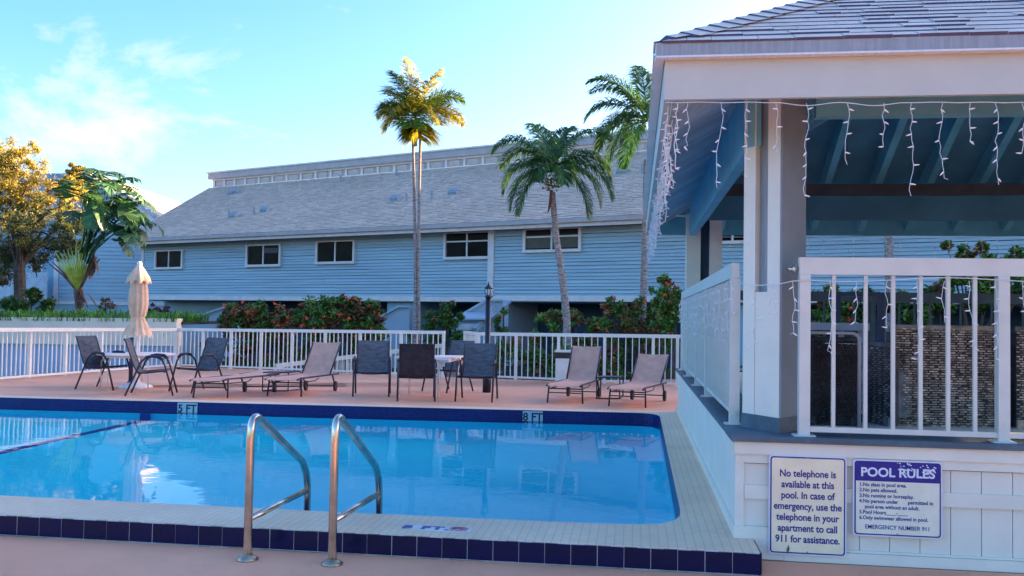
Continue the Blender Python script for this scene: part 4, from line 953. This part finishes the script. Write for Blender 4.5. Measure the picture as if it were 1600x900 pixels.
window(*W_['a'][3], .03, 2, (.62,)); window(*W_['b'][0], .15, 2, (.60,), True); window(1122, 345, 1170, 377, .15, 2, (.6,))
# eave, roof, clerestory
uE0 = fu(190, 388, OH)[0]
part('soffit', bbox(uE0+.05, uR, -.05, OH-.05, zE+.06, zE+.09), TRIM, r)
part('fascia', bbox(uE0, uR, OH-.04, OH, zE, zE+.24), TRIM, r)
part('gutter', bbox(uE0-.02, uR, OH+.002, OH+.12, zE+.13, zE+.27), BRICKW, r)
# roof plane from the eave up to the clerestory
def roof_pt_at(px, py, run): return fu(px, py, OH-run)
best = None
run = 6.6
zTop = sum(fu(px, py, OH-run)[1] for px, py in ((345, 304), (560, 279), (1005, 218)))/3
uT0 = fu(330, 303, OH-run)[0]
sl = (zTop-(zE+.27))/run
def RP(u, s, n=0.): return BW(u, OH+.10-s, zE+.27+sl*s+n)
core = MB().add([RP(uE0, 0, -.02), RP(uR, 0, -.02), RP(uR, run, -.02), RP(uT0, run, -.02)], [(0, 1, 2, 3)]); part('roof_felt', core, ROOFF, r)
part('rake_board', MB().beam(RP(uE0+.0, 0, -.06), RP(uT0, run, -.06), .06, .14), TRIM, r)
part('gable_wall', MB().add([BW(uL, -.05, zE), BW(uL, OH-run-2, zE), BW(uL+.2, OH-run-2, zTop+.3), BW(uT0+.1, OH-run, zTop)], [(0, 1, 2, 3)]), SIDE2, r)
mb = MB(); nR = 44; ex = run/nR
for i in range(nR):
    s0 = i*ex; u = uE0+(uT0-uE0)*i/nR-R.uniform(0, .4)
    while u < 46:
        w = R.choice((.2, .25, .3, .36)); th = R.choice((.02, .028, .036)); u2 = u+w-.012; ua = max(u, uE0+(uT0-uE0)*i/nR)
        if u2 > ua+.05: mb.add([RP(ua, s0, th), RP(u2, s0, th), RP(u2, s0+ex+.02, .004), RP(ua, s0+ex+.02, .004), RP(ua, s0, -.01), RP(u2, s0, -.01)], [(0, 1, 2, 3), (4, 5, 1, 0)])
        u += w
rs = tag(part('roof_shingles', mb, (ROOFF, ROOFD), r), kind='stuff')
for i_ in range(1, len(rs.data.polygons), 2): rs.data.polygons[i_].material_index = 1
cw = OH-run+.0; zB = zTop-.02; zc1 = fu(336, 286.5, cw)[1]; hb = fu(335, 290, cw)[1]-zTop
hb = max(hb, .5); bandh = hb
part('clerestory_wall', bbox(uT0+.15, uR, cw-4, cw-.1, zB-.3, zB+bandh), BRICKW, r)
part('clerestory_sill', bbox(uT0+.1, uR, cw-.1, cw+.0, zB, zB+.09), TRIM, r)
part('clerestory_cap', bbox(uT0+.1, uR, cw-.1, cw-.005, zB+bandh-.09, zB+bandh), TRIM, r)
part('clerestory_fascia', bbox(uT0-.12, uR, cw-4.1, cw+.14, zB+bandh+.002, zB+bandh+.30), BRICKW, r)
part('ridge_cap', bbox(uT0-.2, uR, cw-4.2, cw+.2, zB+bandh+.302, zB+bandh+.37), TRIM, r)
pm = bbox(0, .09, cw-.1, cw-.015, zB+.091, zB+bandh-.091)
u = uT0+.1
lat = MB().prism([Vector((0, 0, 0)), ud*.62, ud*.62+Vector((0, 0, bandh-.24)), Vector((0, 0, bandh-.24))], wn*.02)
latm = mesh('lattice_panel', lat, mat('taupe_panel', (.62, .52, .48), .8, .12, 20, .3, 60)); stm = mesh('stile', MB().prism([Vector((0, 0, 0)), ud*.12, ud*.12+Vector((0, 0, bandh-.19)), Vector((0, 0, bandh-.19))], wn*.07), TRIM)
k_ = 0
while u < 40:
    put('stile', stm, r, BW(u, cw-.095, zB+.095)-ORG[r.name]); put('lattice_panel', latm, r, BW(u+.15, cw-.1, zB+.12)-ORG[r.name]); u += (.62+.30 if k_ > 2 else .72)+.06; k_ += 1
# roof vents and pipes, set where they stand on the roof plane
rn = (BW(0, 1, 0)-BW(0, 0, 0))*sl+Vector((0, 0, 1)); rn.normalize()
def on_roof(px, py): return pl(px, py, RP(0, 0), rn)
for px, py in ((362, 341), (359, 305), (332+79-0, 332), (615, 315), (706, 305), (970, 273)):
    p = on_roof(px, py); mb = MB().prism([p+ud*-.22+Vector((0, 0, .0)), p+ud*.22, p+ud*.16+Vector((0, 0, .22)), p-ud*.16+Vector((0, 0, .22))], wn*-.4); part('roof_vent', mb, GUTT, r)
    part('vent_hood', MB().prism([p+wn*.05-ud*.2+Vector((0, 0, .1)), p+wn*.05+ud*.2+Vector((0, 0, .1)), p+ud*.2-wn*.2+Vector((0, 0, .3)), p-ud*.2-wn*.2+Vector((0, 0, .3))], Vector((0, 0, .03))), GUTT, r)
for px, py in ((358, 340), (397, 335), (374, 303), (532, 285), (619, 275), (635, 315), (675, 311), (1003, 272)):
    p = on_roof(px, py); part('vent_pipe', MB().tube([p-Vector((0, 0, .1)), p+Vector((0, 0, .34))], .05, 8), GUTT, r)
# ground floor recess with pillars and dark openings
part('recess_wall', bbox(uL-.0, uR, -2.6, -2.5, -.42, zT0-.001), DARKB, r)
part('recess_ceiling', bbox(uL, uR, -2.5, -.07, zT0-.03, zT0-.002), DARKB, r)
for px0, px1 in ((783, 790), (222, 340), (600, 646), (1062, 1200)):
    u0, u1 = fu(px0, 480)[0], fu(px1, 480)[0]; part('pillar', bbox(u0, u1, -2.4, -.2 if px0 != 222 else -1.2, -.42, zT0-.031), PALEB if px0 in (783,) else SIDE2, r)
for px0, px1 in ((830, 845), (930, 960)):
    u0, u1 = fu(px0, 490)[0], fu(px1, 490)[0]; part('doorway', bbox(u0, u1, -2.49, -2.44, -.42, zT0-.1), BLACK, r)
# stair side walls and store with lattice
def stair_wall(label, pts, d, thick, m_=PALEB, cap=True):
    P_ = [dp(px, py, d) for px, py in pts]; c = P_[0].copy(); c.z = -.42; o = thing('stair_wall', c, label, 'wall')
    poly = [Vector((P_[0].x, P_[0].y, -.42))]+P_+[Vector((P_[-1].x, P_[-1].y, -.42))]
    part('panel', MB().prism(poly, FH*thick), m_, o)
    if cap:
        for q0, q1 in zip(P_, P_[1:]): part('capping', MB().beam(q0+Vector((0, 0, .03))-FH*.03, q1+Vector((0, 0, .03))-FH*.03, .14, .06), TRIM if False else PALEB, o)
    return o
stair_wall('sloping blue stair wall beside the cream planter', ((276, 506), (350, 482), (372, 482)), 30.5, 1.2)
stair_wall('small blue stair wall between the flowering shrubs', ((593, 497), (623, 480), (640, 481)), 29.5, 1.0)
o = stair_wall('big pale blue stair enclosure with sloping top beside the lamp post', ((712, 500), (712.5, 499), (760, 471), (786, 471)), 27.8, .3)
q0, q1 = dp(706, 500, 27.2), dp(760, 500, 27.2)
part('sloping_top', MB().prism([dp(708, 500, 27.0), dp(765, 500, 27.0), dp(800, 472, 29.2), dp(757, 471, 29.2)], (0, 0, .05)), PALEB, o)
part('front_panel', MB().prism([Vector((q0.x, q0.y, -.42)), Vector((q1.x, q1.y, -.42)), q1-Vector((0, 0, .03)), q0-Vector((0, 0, .03))], FH*.1), SIDE2, o)
lt = MB()
for i in range(11):
    a_ = dp(722+i*2.1, 506, 27.1); 
    for sg in (-1, 1): b_ = dp(722+i*2.1+sg*9, 516, 27.1); lt.beam(a_, b_, .02, .02)
part('lattice', lt, TRIM, o)
part('handrail_board', MB().beam(dp(742, 516, 26.9), dp(775, 478, 27.9), .12, .16), PALEB, o)

# ================================================================== LEFT WING
def LW(X, D_, z): return EYEP*0+Vector((0, 0, z))+RH*X+FH*D_
DW = 46.
hy = lambda px: 482.8+px*.0162
Xp = lambda px, D_=DW: (px-800)/F*D_
Zp = lambda px, py, D_=DW: EYE+(hy(px)-py)/F*D_
o = WG = thing('neighbouring_building', LW(-24, DW, -.4), 'blue clapboard gable end with sunlit roof at the far left', 'building')
zr_, ze2 = 8.5, 5.35; xr_, xe_ = -22.2, -17.3; xl_ = -34.
part('gable_wall', MB().prism([LW(xl_, DW, -.4), LW(xe_+.3, DW, -.4), LW(xe_+.3, DW, ze2+.1), LW(xr_, DW, zr_-.15), LW(xl_, DW, zr_-.15)], FH*.3), SIDE2, o)
zb = Zp(200, 472); i = 0; z = zb
while z < zr_-.3:
    xe2 = xe_+.25 if z < ze2 else xe_+.25-(z-ze2)/(zr_-ze2)*(xe_-xr_)
    part('siding_board', MB().prism([LW(Xp(92), DW-.001, z), LW(Xp(92), DW-.035, z), LW(Xp(92), DW-.004, z+.2), LW(Xp(92), DW-.001, z+.2)], RH*(xe2-Xp(92))), SIDE, o); z += .2
part('bottom_trim', MB().prism([LW(Xp(88), DW-.05, zb-.16), LW(xe_, DW-.05, zb-.16), LW(xe_, DW-.05, zb), LW(Xp(88), DW-.05, zb)], FH*.04), TRIM, o)
part('corner_trim', MB().prism([LW(Xp(84), DW-.06, zb), LW(Xp(91), DW-.06, zb), LW(Xp(91), DW-.06, 6.5), LW(Xp(84), DW-.06, 6.5)], FH*.05), TRIM, o)
part('roof', MB().prism([LW(xr_, DW-.3, zr_), LW(xe_, DW-.3, ze2), LW(xe_, 75, ze2), LW(xr_, 75, zr_)], (0, 0, .10)), mat('sunny_roof', (.42, .36, .34), .85, .08, 1), o)
part('roof', MB().prism([LW(xr_-5, DW-.3, zr_-3.2), LW(xr_-.01, DW-.3, zr_), LW(xr_-.01, 75, zr_), LW(xr_-5, 75, zr_-3.2)], (0, 0, .10)), ROOFF, o)
part('rake_trim', MB().beam(LW(xr_, DW-.34, zr_-.08), LW(xe_, DW-.34, ze2-.08), .08, .2), TRIM, o)
for x0, y0, x1, y1 in ((50, 398, 63, 450), (5, 405, 30, 425)):
    w_ = part('window', MB().prism([LW(Xp(x0), DW-.02, Zp(x0, y1)), LW(Xp(x1), DW-.02, Zp(x0, y1)), LW(Xp(x1), DW-.02, Zp(x0, y0)), LW(Xp(x0), DW-.02, Zp(x0, y0))], FH*.01), mat('green_glass', (.02, .10, .09), .1), o)
    for xx in (x0-3, x1): sub('frame', MB().prism([LW(Xp(xx), DW-.05, Zp(x0, y1)), LW(Xp(xx+3), DW-.05, Zp(x0, y1)), LW(Xp(xx+3), DW-.05, Zp(x0, y0)), LW(Xp(xx), DW-.05, Zp(x0, y0))], FH*.04), TRIM, w_)
part('balcony_front', MB().prism([LW(Xp(-30), DW-1.2, Zp(0, 470, DW-1.2)), LW(Xp(92), DW-1.2, Zp(92, 470, DW-1.2)), LW(Xp(92), DW-1.2, Zp(92, 426, DW-1.2)), LW(Xp(-30), DW-1.2, Zp(0, 426, DW-1.2))], FH*.1), mat('pale_balcony', (.50, .58, .66), .7), o)

# ================================================================== VEGETATION
def leafball(mb, c, rad, n, size, rr, squash=.85, shell=.55):
    for _ in range(n):
        d = Vector((rr.gauss(0, 1), rr.gauss(0, 1), rr.gauss(0, 1))).normalized(); q = shell+(1-shell)*rr.random()
        p = Vector(c)+Vector((d.x*rad*q, d.y*rad*q, d.z*rad*squash*q)); s = size*rr.uniform(.6, 1.4)
        a = Vector((rr.gauss(0, 1), rr.gauss(0, 1), rr.gauss(0, .7))).normalized(); b = a.cross(d+Vector((.1, .2, .3))).normalized()
        mb.add([p-a*s, p+b*s*.42, p+a*s, p-b*s*.42], [(0, 1, 2, 3)])
def shrub(label, D_, blobs, seed, mats=(LEAF, LEAFR), red=.3, flowers=0, size=.075, dens=95, cat='shrub', name='shrub', group=None, fm=FLOW, fsize=.06):
    rr = random.Random(seed); px = sum(b[0] for b in blobs)/len(blobs); base = dp(px, 500, D_); base = Vector((base.x, base.y, -.42)); o = thing(name, base, label, cat, group)
    mA, mB_, mF, st = MB(), MB(), MB(), MB()
    for (bx, by, br) in blobs:
        rad = br/F*D_; c = dp(bx, by, D_)+FH*rr.uniform(-.2, .3)*rad
        st.tube([base+Vector((rr.uniform(-.2, .2), rr.uniform(-.2, .2), 0)), lerp(base, c, .5)+Vector((rr.uniform(-.2, .2), 0, .1)), c], [.035, .025, .012], 5)
        for k_ in range(max(7, int(br/1.7))):
            d = Vector((rr.gauss(0, 1), rr.gauss(0, .7), rr.gauss(0, 1))).normalized()*rad*rr.uniform(.2, .85); cc = c+d; r2 = rad*rr.uniform(.3, .55)
            leafball(mB_ if rr.random() < red else mA, cc, r2, int(dens*1.7*(r2/.3)**1.8)+24, size*.7, rr, shell=.3)
        for k_ in range(flowers):
            d = Vector((rr.gauss(0, 1), -abs(rr.gauss(0, .6)), rr.gauss(0, 1)))
            d = d.normalized()*rad*rr.uniform(.6, 1.0)
            if rr.random() < .6: fb = MB(); leafball(fb, (0, 0, 0), fsize*1.05, 26, fsize*.45, rr, shell=.2); put('flower', mesh('flower', fb, fm), o, c+d-FH*.15*rad-base)
    part('foliage', mA, mats[0], o)
    if mB_.v: part('foliage', mB_, mats[1], o, label='reddish new growth')
    part('stems', st, WOOD, o)
    return o
shrub('green and red shrub with red flowers nearest the cream planter', 23.5, [(365, 488, 22), (392, 483, 24), (420, 487, 22), (440, 494, 20), (355, 500, 18), (380, 505, 22), (408, 508, 22), (436, 512, 22), (355, 520, 18), (400, 525, 26), (440, 540, 26), (372, 555, 22)], 1, red=.42, flowers=3)
shrub('taller shrub with red flowers left of the thin palm trunks', 23.0, [(468, 495, 20), (490, 480, 24), (515, 474, 24), (545, 482, 26), (575, 490, 22), (500, 500, 24), (535, 502, 24), (568, 508, 22), (590, 500, 16), (552, 468, 9), (585, 480, 10), (470, 505, 20), (505, 520, 28), (555, 525, 28), (590, 520, 18), (480, 550, 22)], 2, red=.38, flowers=3)
shrub('dark green shrub right of the thin palm trunks', 25.0, [(672, 500, 18), (692, 490, 18), (700, 505, 18), (706, 475, 10), (718, 495, 12), (680, 525, 20), (715, 528, 18), (640, 540, 20)], 3, red=.05, flowers=0)
shrub('small shrub with a red flower behind the lamp post', 24.0, [(778, 500, 8), (787, 488, 8), (780, 515, 12)], 4, red=.1, flowers=1)
shrub('low shrub at the foot of the leaning palm', 23.0, [(850, 500, 16), (872, 496, 17), (900, 497, 17), (925, 500, 16), (925, 508, 14), (870, 530, 22), (915, 535, 22), (835, 530, 16)], 5, red=.3, flowers=0)
shrub('large reddish shrub between the leaning palm and the pavilion', 22.0, [(955, 478, 16), (975, 490, 20), (1000, 480, 18), (950, 505, 18), (1020, 500, 24), (985, 520, 28), (1030, 535, 28), (960, 550, 28), (1010, 565, 28)], 6, red=.38, flowers=1)
shrub('green shrub with red flowers rising beside the pavilion post', 20.5, [(1040, 440, 16), (1030, 462, 20), (1055, 465, 20), (1050, 490, 24), (1035, 510, 20)], 7, red=.22, flowers=2)
for i, (pxs, lb) in enumerate((((270, 320, 400), 'dense low hedge'), ((520, 600, 660), 'dark hedge'))): pass
shrub('dark hedge with pale leaves behind the fence at the white bin', 21.2, [(770, 560, 20), (800, 545, 24), (830, 560, 26), (855, 580, 22), (880, 560, 24), (910, 565, 26), (940, 570, 24), (965, 580, 26), (1000, 590, 24), (1035, 580, 28)], 8, red=.2, flowers=1, dens=70)
shrub('low dark shrubs behind the long fence at the left', 23.5, [(330, 545, 20), (350, 575, 22), (380, 575, 22), (420, 570, 20)], 9, red=.2, flowers=1)
shrub('bushy green shrub at the left end of the planter', 25.5, [(20, 475, 18), (45, 470, 20), (70, 475, 18), (55, 458, 12), (10, 480, 16), (30, 490, 18), (75, 490, 14)], 10, red=.0)
shrub('small pinkish dry bush on the planter beside the traveller palm', 25.0, [(165, 470, 9), (172, 478, 11), (160, 482, 8)], 11, mats=(DEAD, DEAD), red=0, size=.05)
shrub('dark purple leaved plant at the right end of the planter', 24.0, [(243, 483, 9), (258, 487, 10), (235, 490, 8)], 12, mats=(PURP, PURP), red=0, size=.06)
shrub('dark shrub with red flowers behind the pavilion, left of the palm trunk', 18.5, [(1290, 460, 22), (1325, 470, 24), (1360, 465, 22), (1300, 495, 26), (1345, 500, 26), (1275, 520, 24)], 13, red=.2, flowers=1, size=.09)
shrub('tall dark leafy plant behind the pavilion at the right', 18.5, [(1480, 385, 10), (1510, 395, 14), (1535, 385, 10), (1500, 430, 26), (1550, 420, 24), (1590, 400, 18), (1470, 460, 30), (1540, 465, 34), (1600, 450, 30), (1400, 480, 26), (1430, 500, 28)], 14, red=.12, flowers=1, size=.10)

# ---- tree at the left
rr = random.Random(20)
T = dp(38, 500, 29); T.z = -.42
o = thing('oak_tree', T, 'spreading olive leaved tree with sunlit orange top at the left edge', 'tree')
limbs = []
tr = MB(); q0 = T; q1 = dp(30, 420, 29); q2 = dp(35, 350, 29)
tr.tube([q0, q1, q2], [.22, .18, .12], 8)
blobs = [(-30, 250, 50), (15, 255, 38), (55, 262, 34), (10, 300, 40), (60, 300, 38), (90, 290, 26), (105, 262, 12), (120, 300, 20), (100, 330, 30), (50, 345, 40), (0, 350, 40), (85, 370, 34), (125, 350, 20), (40, 390, 34), (0, 400, 34), (110, 385, 20), (-50, 320, 60), (-40, 400, 40), (20, 430, 20), (-70, 270, 50)]
for bx, by, br in blobs: c = dp(bx, by, 29)+FH*rr.uniform(-1, 1.5); tr.tube([q1 if by > 340 else q2, lerp(q2, c, .5)+Vector((rr.uniform(-.3, .3), 0, rr.uniform(-.2, .3))), c], [.09, .05, .015], 5)
part('trunk', tr, WOOD, o)
cm, cm2 = MB(), MB()
for bx, by, br in blobs:
    c = dp(bx, by, 29)+FH*rr.uniform(-1, 1.5); rad = br/F*29
    for k_ in range(30):
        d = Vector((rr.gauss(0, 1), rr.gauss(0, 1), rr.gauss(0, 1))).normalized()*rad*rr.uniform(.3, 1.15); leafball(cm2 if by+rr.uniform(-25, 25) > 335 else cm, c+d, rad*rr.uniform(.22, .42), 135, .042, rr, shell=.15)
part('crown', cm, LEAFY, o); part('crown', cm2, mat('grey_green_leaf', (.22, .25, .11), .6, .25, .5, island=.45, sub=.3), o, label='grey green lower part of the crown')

# ---- feather palms
def frond(mb, stem, base, az, elev, length, droop, rr, nl=96, lw=.034, ll=.42, vdroop=.5, flat=0):
    p = Vector(base); d = Vector((math.cos(az)*math.cos(elev), math.sin(az)*math.cos(elev), math.sin(elev))); seg = 14; pts = [p.copy()]; dirs = [d.copy()]
    for i in range(seg):
        d = (d+Vector((0, 0, -droop*(.3+i/seg)))*(1/seg)*2.).normalized(); p = p+d*length/seg; pts.append(p.copy()); dirs.append(d.copy())
    stem.tube(pts, [max(.004, .022*(1-i/(seg+1))) for i in range(len(pts))], 5)
    for i in range(nl):
        t_ = (i+.5)/nl*.86+.14; k_ = min(seg-1, int(t_*seg)); q = lerp(pts[k_], pts[k_+1], t_*seg-k_); dd = dirs[k_]
        side = dd.cross(Vector((0, 0, 1)));  side = side.normalized() if side.length > .05 else Vector((1, 0, 0)); upv = side.cross(dd).normalized()
        l = ll*(math.sin(math.pi*min(1, t_*.92+.1))**.6+.12)*rr.uniform(.85, 1.1)
        for sg in (-1, 1):
            v = (side*sg*rr.uniform(.65, 1)+dd*rr.uniform(.6, 1.0)*((.6+t_*.8) if not flat else .55)+upv*rr.uniform(-.12, .32)).normalized()
            m1 = q+v*l*.5; m2 = m1+(v+Vector((0, 0, -vdroop*rr.uniform(.6, 1.5)))).normalized()*l*.5; wv = v.cross(upv).normalized()*lw*.5 if rr.random() < .5 else dd*lw*.5
            mb.add([q-wv*.4, q+wv*.4, m1+wv, m2, m1-wv], [(0, 1, 2, 4), (4, 2, 3)])
def palm(label, D_, trunks, crown, fr, mats, seed, radius=.07, length=1.3, shaft=0., ll=.42, extra=None, vd=.5, fname='palm_tree', flat=0):
    rr = random.Random(seed); base = dp(*trunks[0][0], D_); base.z = -.42; o = thing(fname, base, label, 'palm tree')
    for tp in trunks:
        pts = [dp(px, py, D_) for px, py in tp]; pts = [Vector((pts[0].x, pts[0].y, -.42))]+pts
        fine = []
        for a_, b_ in zip(pts, pts[1:]): fine += [lerp(a_, b_, t_/10) for t_ in range(10)]
        fine.append(pts[-1]); part('trunk', MB().tube(fine, [radius*(1.15-.35*i/len(fine))*(1+.07*(i % 2)) for i in range(len(fine))], 10), TRUNK, o, False)
    C_ = dp(*crown, D_)
    if shaft: part('crown_shaft', MB().tube([C_-Vector((0, 0, shaft)), C_-Vector((0, 0, shaft*.5)), C_], [radius*1.1, radius*1.35, radius*.6], 10), SHAFT, o, True)
    for i, (az, el, dr, ln) in enumerate(fr):
        mb, st = MB(), MB(); a_ = math.radians(az); dv = RH*math.cos(a_)+FH*math.sin(a_); aw = math.atan2(dv.y, dv.x)
        frond(mb, st, C_, aw, math.radians(el), ln*length, dr, rr, ll=ll, vdroop=vd, flat=flat)
        f_ = part('frond', mb, mats[i % len(mats)], o); sub('stalk', st, SHAFT if mats[0] is FROND2 else FROND, f_, True)
    return o, C_, rr
palm('tall slender double trunked palm with a sunlit golden crown', 24., [[(649, 500), (649, 400), (647, 300), (645, 200)], [(654, 500), (654, 400), (655, 300), (657, 205)]], (650, 182),
     [(176, 42, 1.3, 1.0), (195, 14, 1.3, .85), (0, 50, 1.0, 1.25), (12, 30, 1.05, 1.2), (170, 82, .35, 1.35), (160, 70, .6, 1.2), (230, 38, 1.4, .95), (320, 28, 1.5, .95), (60, 55, 1.0, 1.1), (150, 60, .9, 1.05), (25, 72, .6, 1.25), (265, 20, 1.7, .8), (300, -70, .3, .55), (200, -75, .3, .5)],
     (FROND2, FROND2, mat('half_green_frond', (.13, .24, .03), .5, .25, 4, island=.35, sub=.5)), 31, .042, 1.2, .8, .74, vd=.5, flat=1)
o, C_, rr = palm('leaning palm with dark drooping fronds left of the pavilion', 21.5, [[(886, 500), (878, 430), (869, 370), (863, 300)]], (862, 268),
     [(178, 62, 1.6, 1.15), (172, 38, 2.1, 1.0), (190, 12, 2.2, 1.0), (205, -5, 2.0, .95), (120, 74, 1.2, 1.1), (20, 66, 1.4, 1.3), (352, 48, 1.9, 1.15), (345, 22, 2.1, 1.1), (335, 0, 2.1, 1.05), (60, 72, 1.2, 1.1), (150, 55, 1.6, 1.1), (245, 45, 2.3, .75), (290, 40, 2.3, .7), (8, 35, 1.9, 1.25)],
     (FROND,), 32, .085, 1.62, .0, .52, vd=.9)
mb = MB(); leafball(mb, C_-Vector((0, 0, .28)), .26, 260, .04, rr); part('fruit_cluster', mb, mat('palm_fruit', (.22, .24, .04), .6, .2, 8, island=.4), o)
part('dead_spathe', MB().tube([C_-Vector((0, 0, .45)), C_+RH*.0-Vector((0, 0, .7)), C_-RH*.08-Vector((0, 0, 1.0))], [.04, .06, .01], 6), mat('rust_spathe', (.22, .07, .05), .8), o)
palm('palm partly hidden behind the pavilion gutter with a sun tipped crown', 22.5, [[(1004, 500), (1006, 430), (1008, 350), (1010, 250)]], (1012, 190),
     [(180, 45, 1.4, 1.1), (170, 15, 1.7, 1.1), (200, -5, 1.8, 1.1), (210, 20, 1.7, 1.2), (150, 60, 1.1, 1.2), (100, 75, .8, 1.1), (190, 62, 1.2, 1.2), (240, 15, 1.8, 1.0), (340, 40, 1.5, 1.0), (225, -20, 1.5, 1.0), (135, 35, 1.5, 1.1), (270, 40, 1.7, .9)],
     (FROND,), 33, .085, 1.7, .0, .55, vd=.8)
palm('slim palm trunk seen through the pavilion behind the front railing', 21.0, [[(1391, 470), (1389, 390), (1388, 330), (1386, 250)]], (1386, 240), [(a_, 40, 1.4, .9) for a_ in range(0, 360, 45)], (FROND,), 34, .10, 1.0)

# ---- traveller palm: fan of stalks with big split leaves
rr = random.Random(41)
D_ = 25.; base = dp(124, 486, D_); b0 = dp(122, 452, D_); o = thing('traveller_palm', (base.x, base.y, -.42), 'traveller palm with a yellow green fan of stalks and ragged paddle leaves', 'palm tree')
part('trunk', MB().tube([Vector((base.x, base.y, -.42)), base, b0], [.11, .10, .13], 10), DEAD, o)
def paddle(mb, p, d, L_, w, rr, droop=.5, ragged=True):
    side = d.cross(Vector((0, 0, 1))); side = side.normalized() if side.length > .1 else RH.copy(); side = (side*.8+FH*rr.uniform(-.5, .5)).normalized(); seg = 12; q = p.copy(); dd = d.copy()
    for i in range(seg):
        t0, t1 = i/seg, (i+1)/seg; nd = (dd+Vector((0, 0, -droop/seg*(1+2*t0)))).normalized(); q1_ = q+nd*L_/seg; w0, w1 = w*math.sin(math.pi*min(1, t0*.93+.07))**.6, w*math.sin(math.pi*min(1, t1*.93+.05))**.6
        for sg in (-1, 1):
            dv = Vector((0, 0, -rr.uniform(.05, .5)*w)); s1 = side*sg
            a_, b_ = q, q+(q1_-q)*.93; mb.add([a_, b_, b_+s1*w1+dv+nd*.06, a_+s1*w0+dv*rr.uniform(.5, 1)+nd*.06], [(0, 1, 2, 3)])
        q = q1_; dd = nd
for i in range(16):
    t_ = i/15; an = math.radians(140-t_*84); ep = b0+(RH*math.cos(an)+Vector((0, 0, math.sin(an))))*rr.uniform(1.0, 1.25)
    live = 1 < i < 14
    mb = MB().tube([b0+RH*math.cos(an)*.05, lerp(b0, ep, .5)+Vector((0, 0, .03)), ep], [.05, .03, .016], 5)
    part('stalk', mb, STALK if live else DEAD, o, True)
for sx_, sy_, ex_, ey_, L_ in ((128, 380, 138, 300, 1.0), (135, 375, 160, 300, 1.0), (140, 380, 178, 310, .95), (145, 385, 190, 335, 1.0), (150, 390, 195, 350, 1.0), (130, 370, 128, 280, .8), (140, 375, 150, 285, .8), (150, 390, 200, 322, .75), (120, 380, 100, 310, .8), (148, 385, 180, 365, .9)):
    p0 = dp(sx_, sy_, D_+rr.uniform(-.5, .5)); p1 = dp(ex_, ey_, D_+rr.uniform(-.6, .6)); part('stalk', MB().tube([lerp(b0, p0, .6), p0, p1], [.025, .02, .014], 5), STALK if ex_ < 150 else BANA, o, True)
    mb = MB(); d = (p1-p0).normalized(); d = (d+RH*rr.uniform(.1, .7)).normalized(); paddle(mb, p1, d, L_*1.15, .36, rr, rr.uniform(.5, 1.3)); part('leaf', mb, BANA, o)
    mb = MB(); paddle(mb, lerp(p0, p1, .65)+RH*.1, (d+Vector((rr.uniform(-.5, .9), rr.uniform(-.4, .4), rr.uniform(-.6, .2)))).normalized(), L_*.95, .3, rr, rr.uniform(.8, 1.6)); part('leaf', mb, BANA, o)
for k_ in range(18):
    p0 = dp(rr.uniform(128, 205), rr.uniform(292, 362), D_+rr.uniform(-.5, .7)); mb = MB()
    paddle(mb, p0, (RH*rr.uniform(.0, 1.1)+FH*rr.uniform(-.4, .4)+Vector((0, 0, rr.uniform(-.4, .5)))).normalized(), rr.uniform(.7, 1.1), rr.uniform(.2, .32), rr, rr.uniform(.7, 1.6)); part('leaf', mb, BANA, o)
    part('stalk', MB().tube([dp(132+rr.uniform(-8, 14), 395, D_), lerp(dp(140, 390, D_), p0, .6)+Vector((0, 0, .1)), p0], [.022, .016, .012], 5), BANA, o, True)
for k_ in range(7):
    mb = MB(); p0 = dp(145+rr.uniform(-6, 6), 400+rr.uniform(-10, 10), D_-.1); paddle(mb, p0, (RH*rr.uniform(-.3, .5)+Vector((0, 0, -1))).normalized(), .5, .09, rr, .2); part('dead_leaf', mb, DEAD, o)
for k_ in range(6): mb = MB(); p0 = dp(128+rr.uniform(-6, 8), 450+rr.uniform(-4, 8), D_-.1); paddle(mb, p0, (RH*rr.uniform(-.4, .9)+Vector((0, 0, -.7))).normalized(), .45, .07, rr, .3); part('dead_leaf', mb, DEAD, o)
print('objects', len(bpy.data.objects), 'tris', sum(len(m_.polygons) for m_ in bpy.data.meshes))
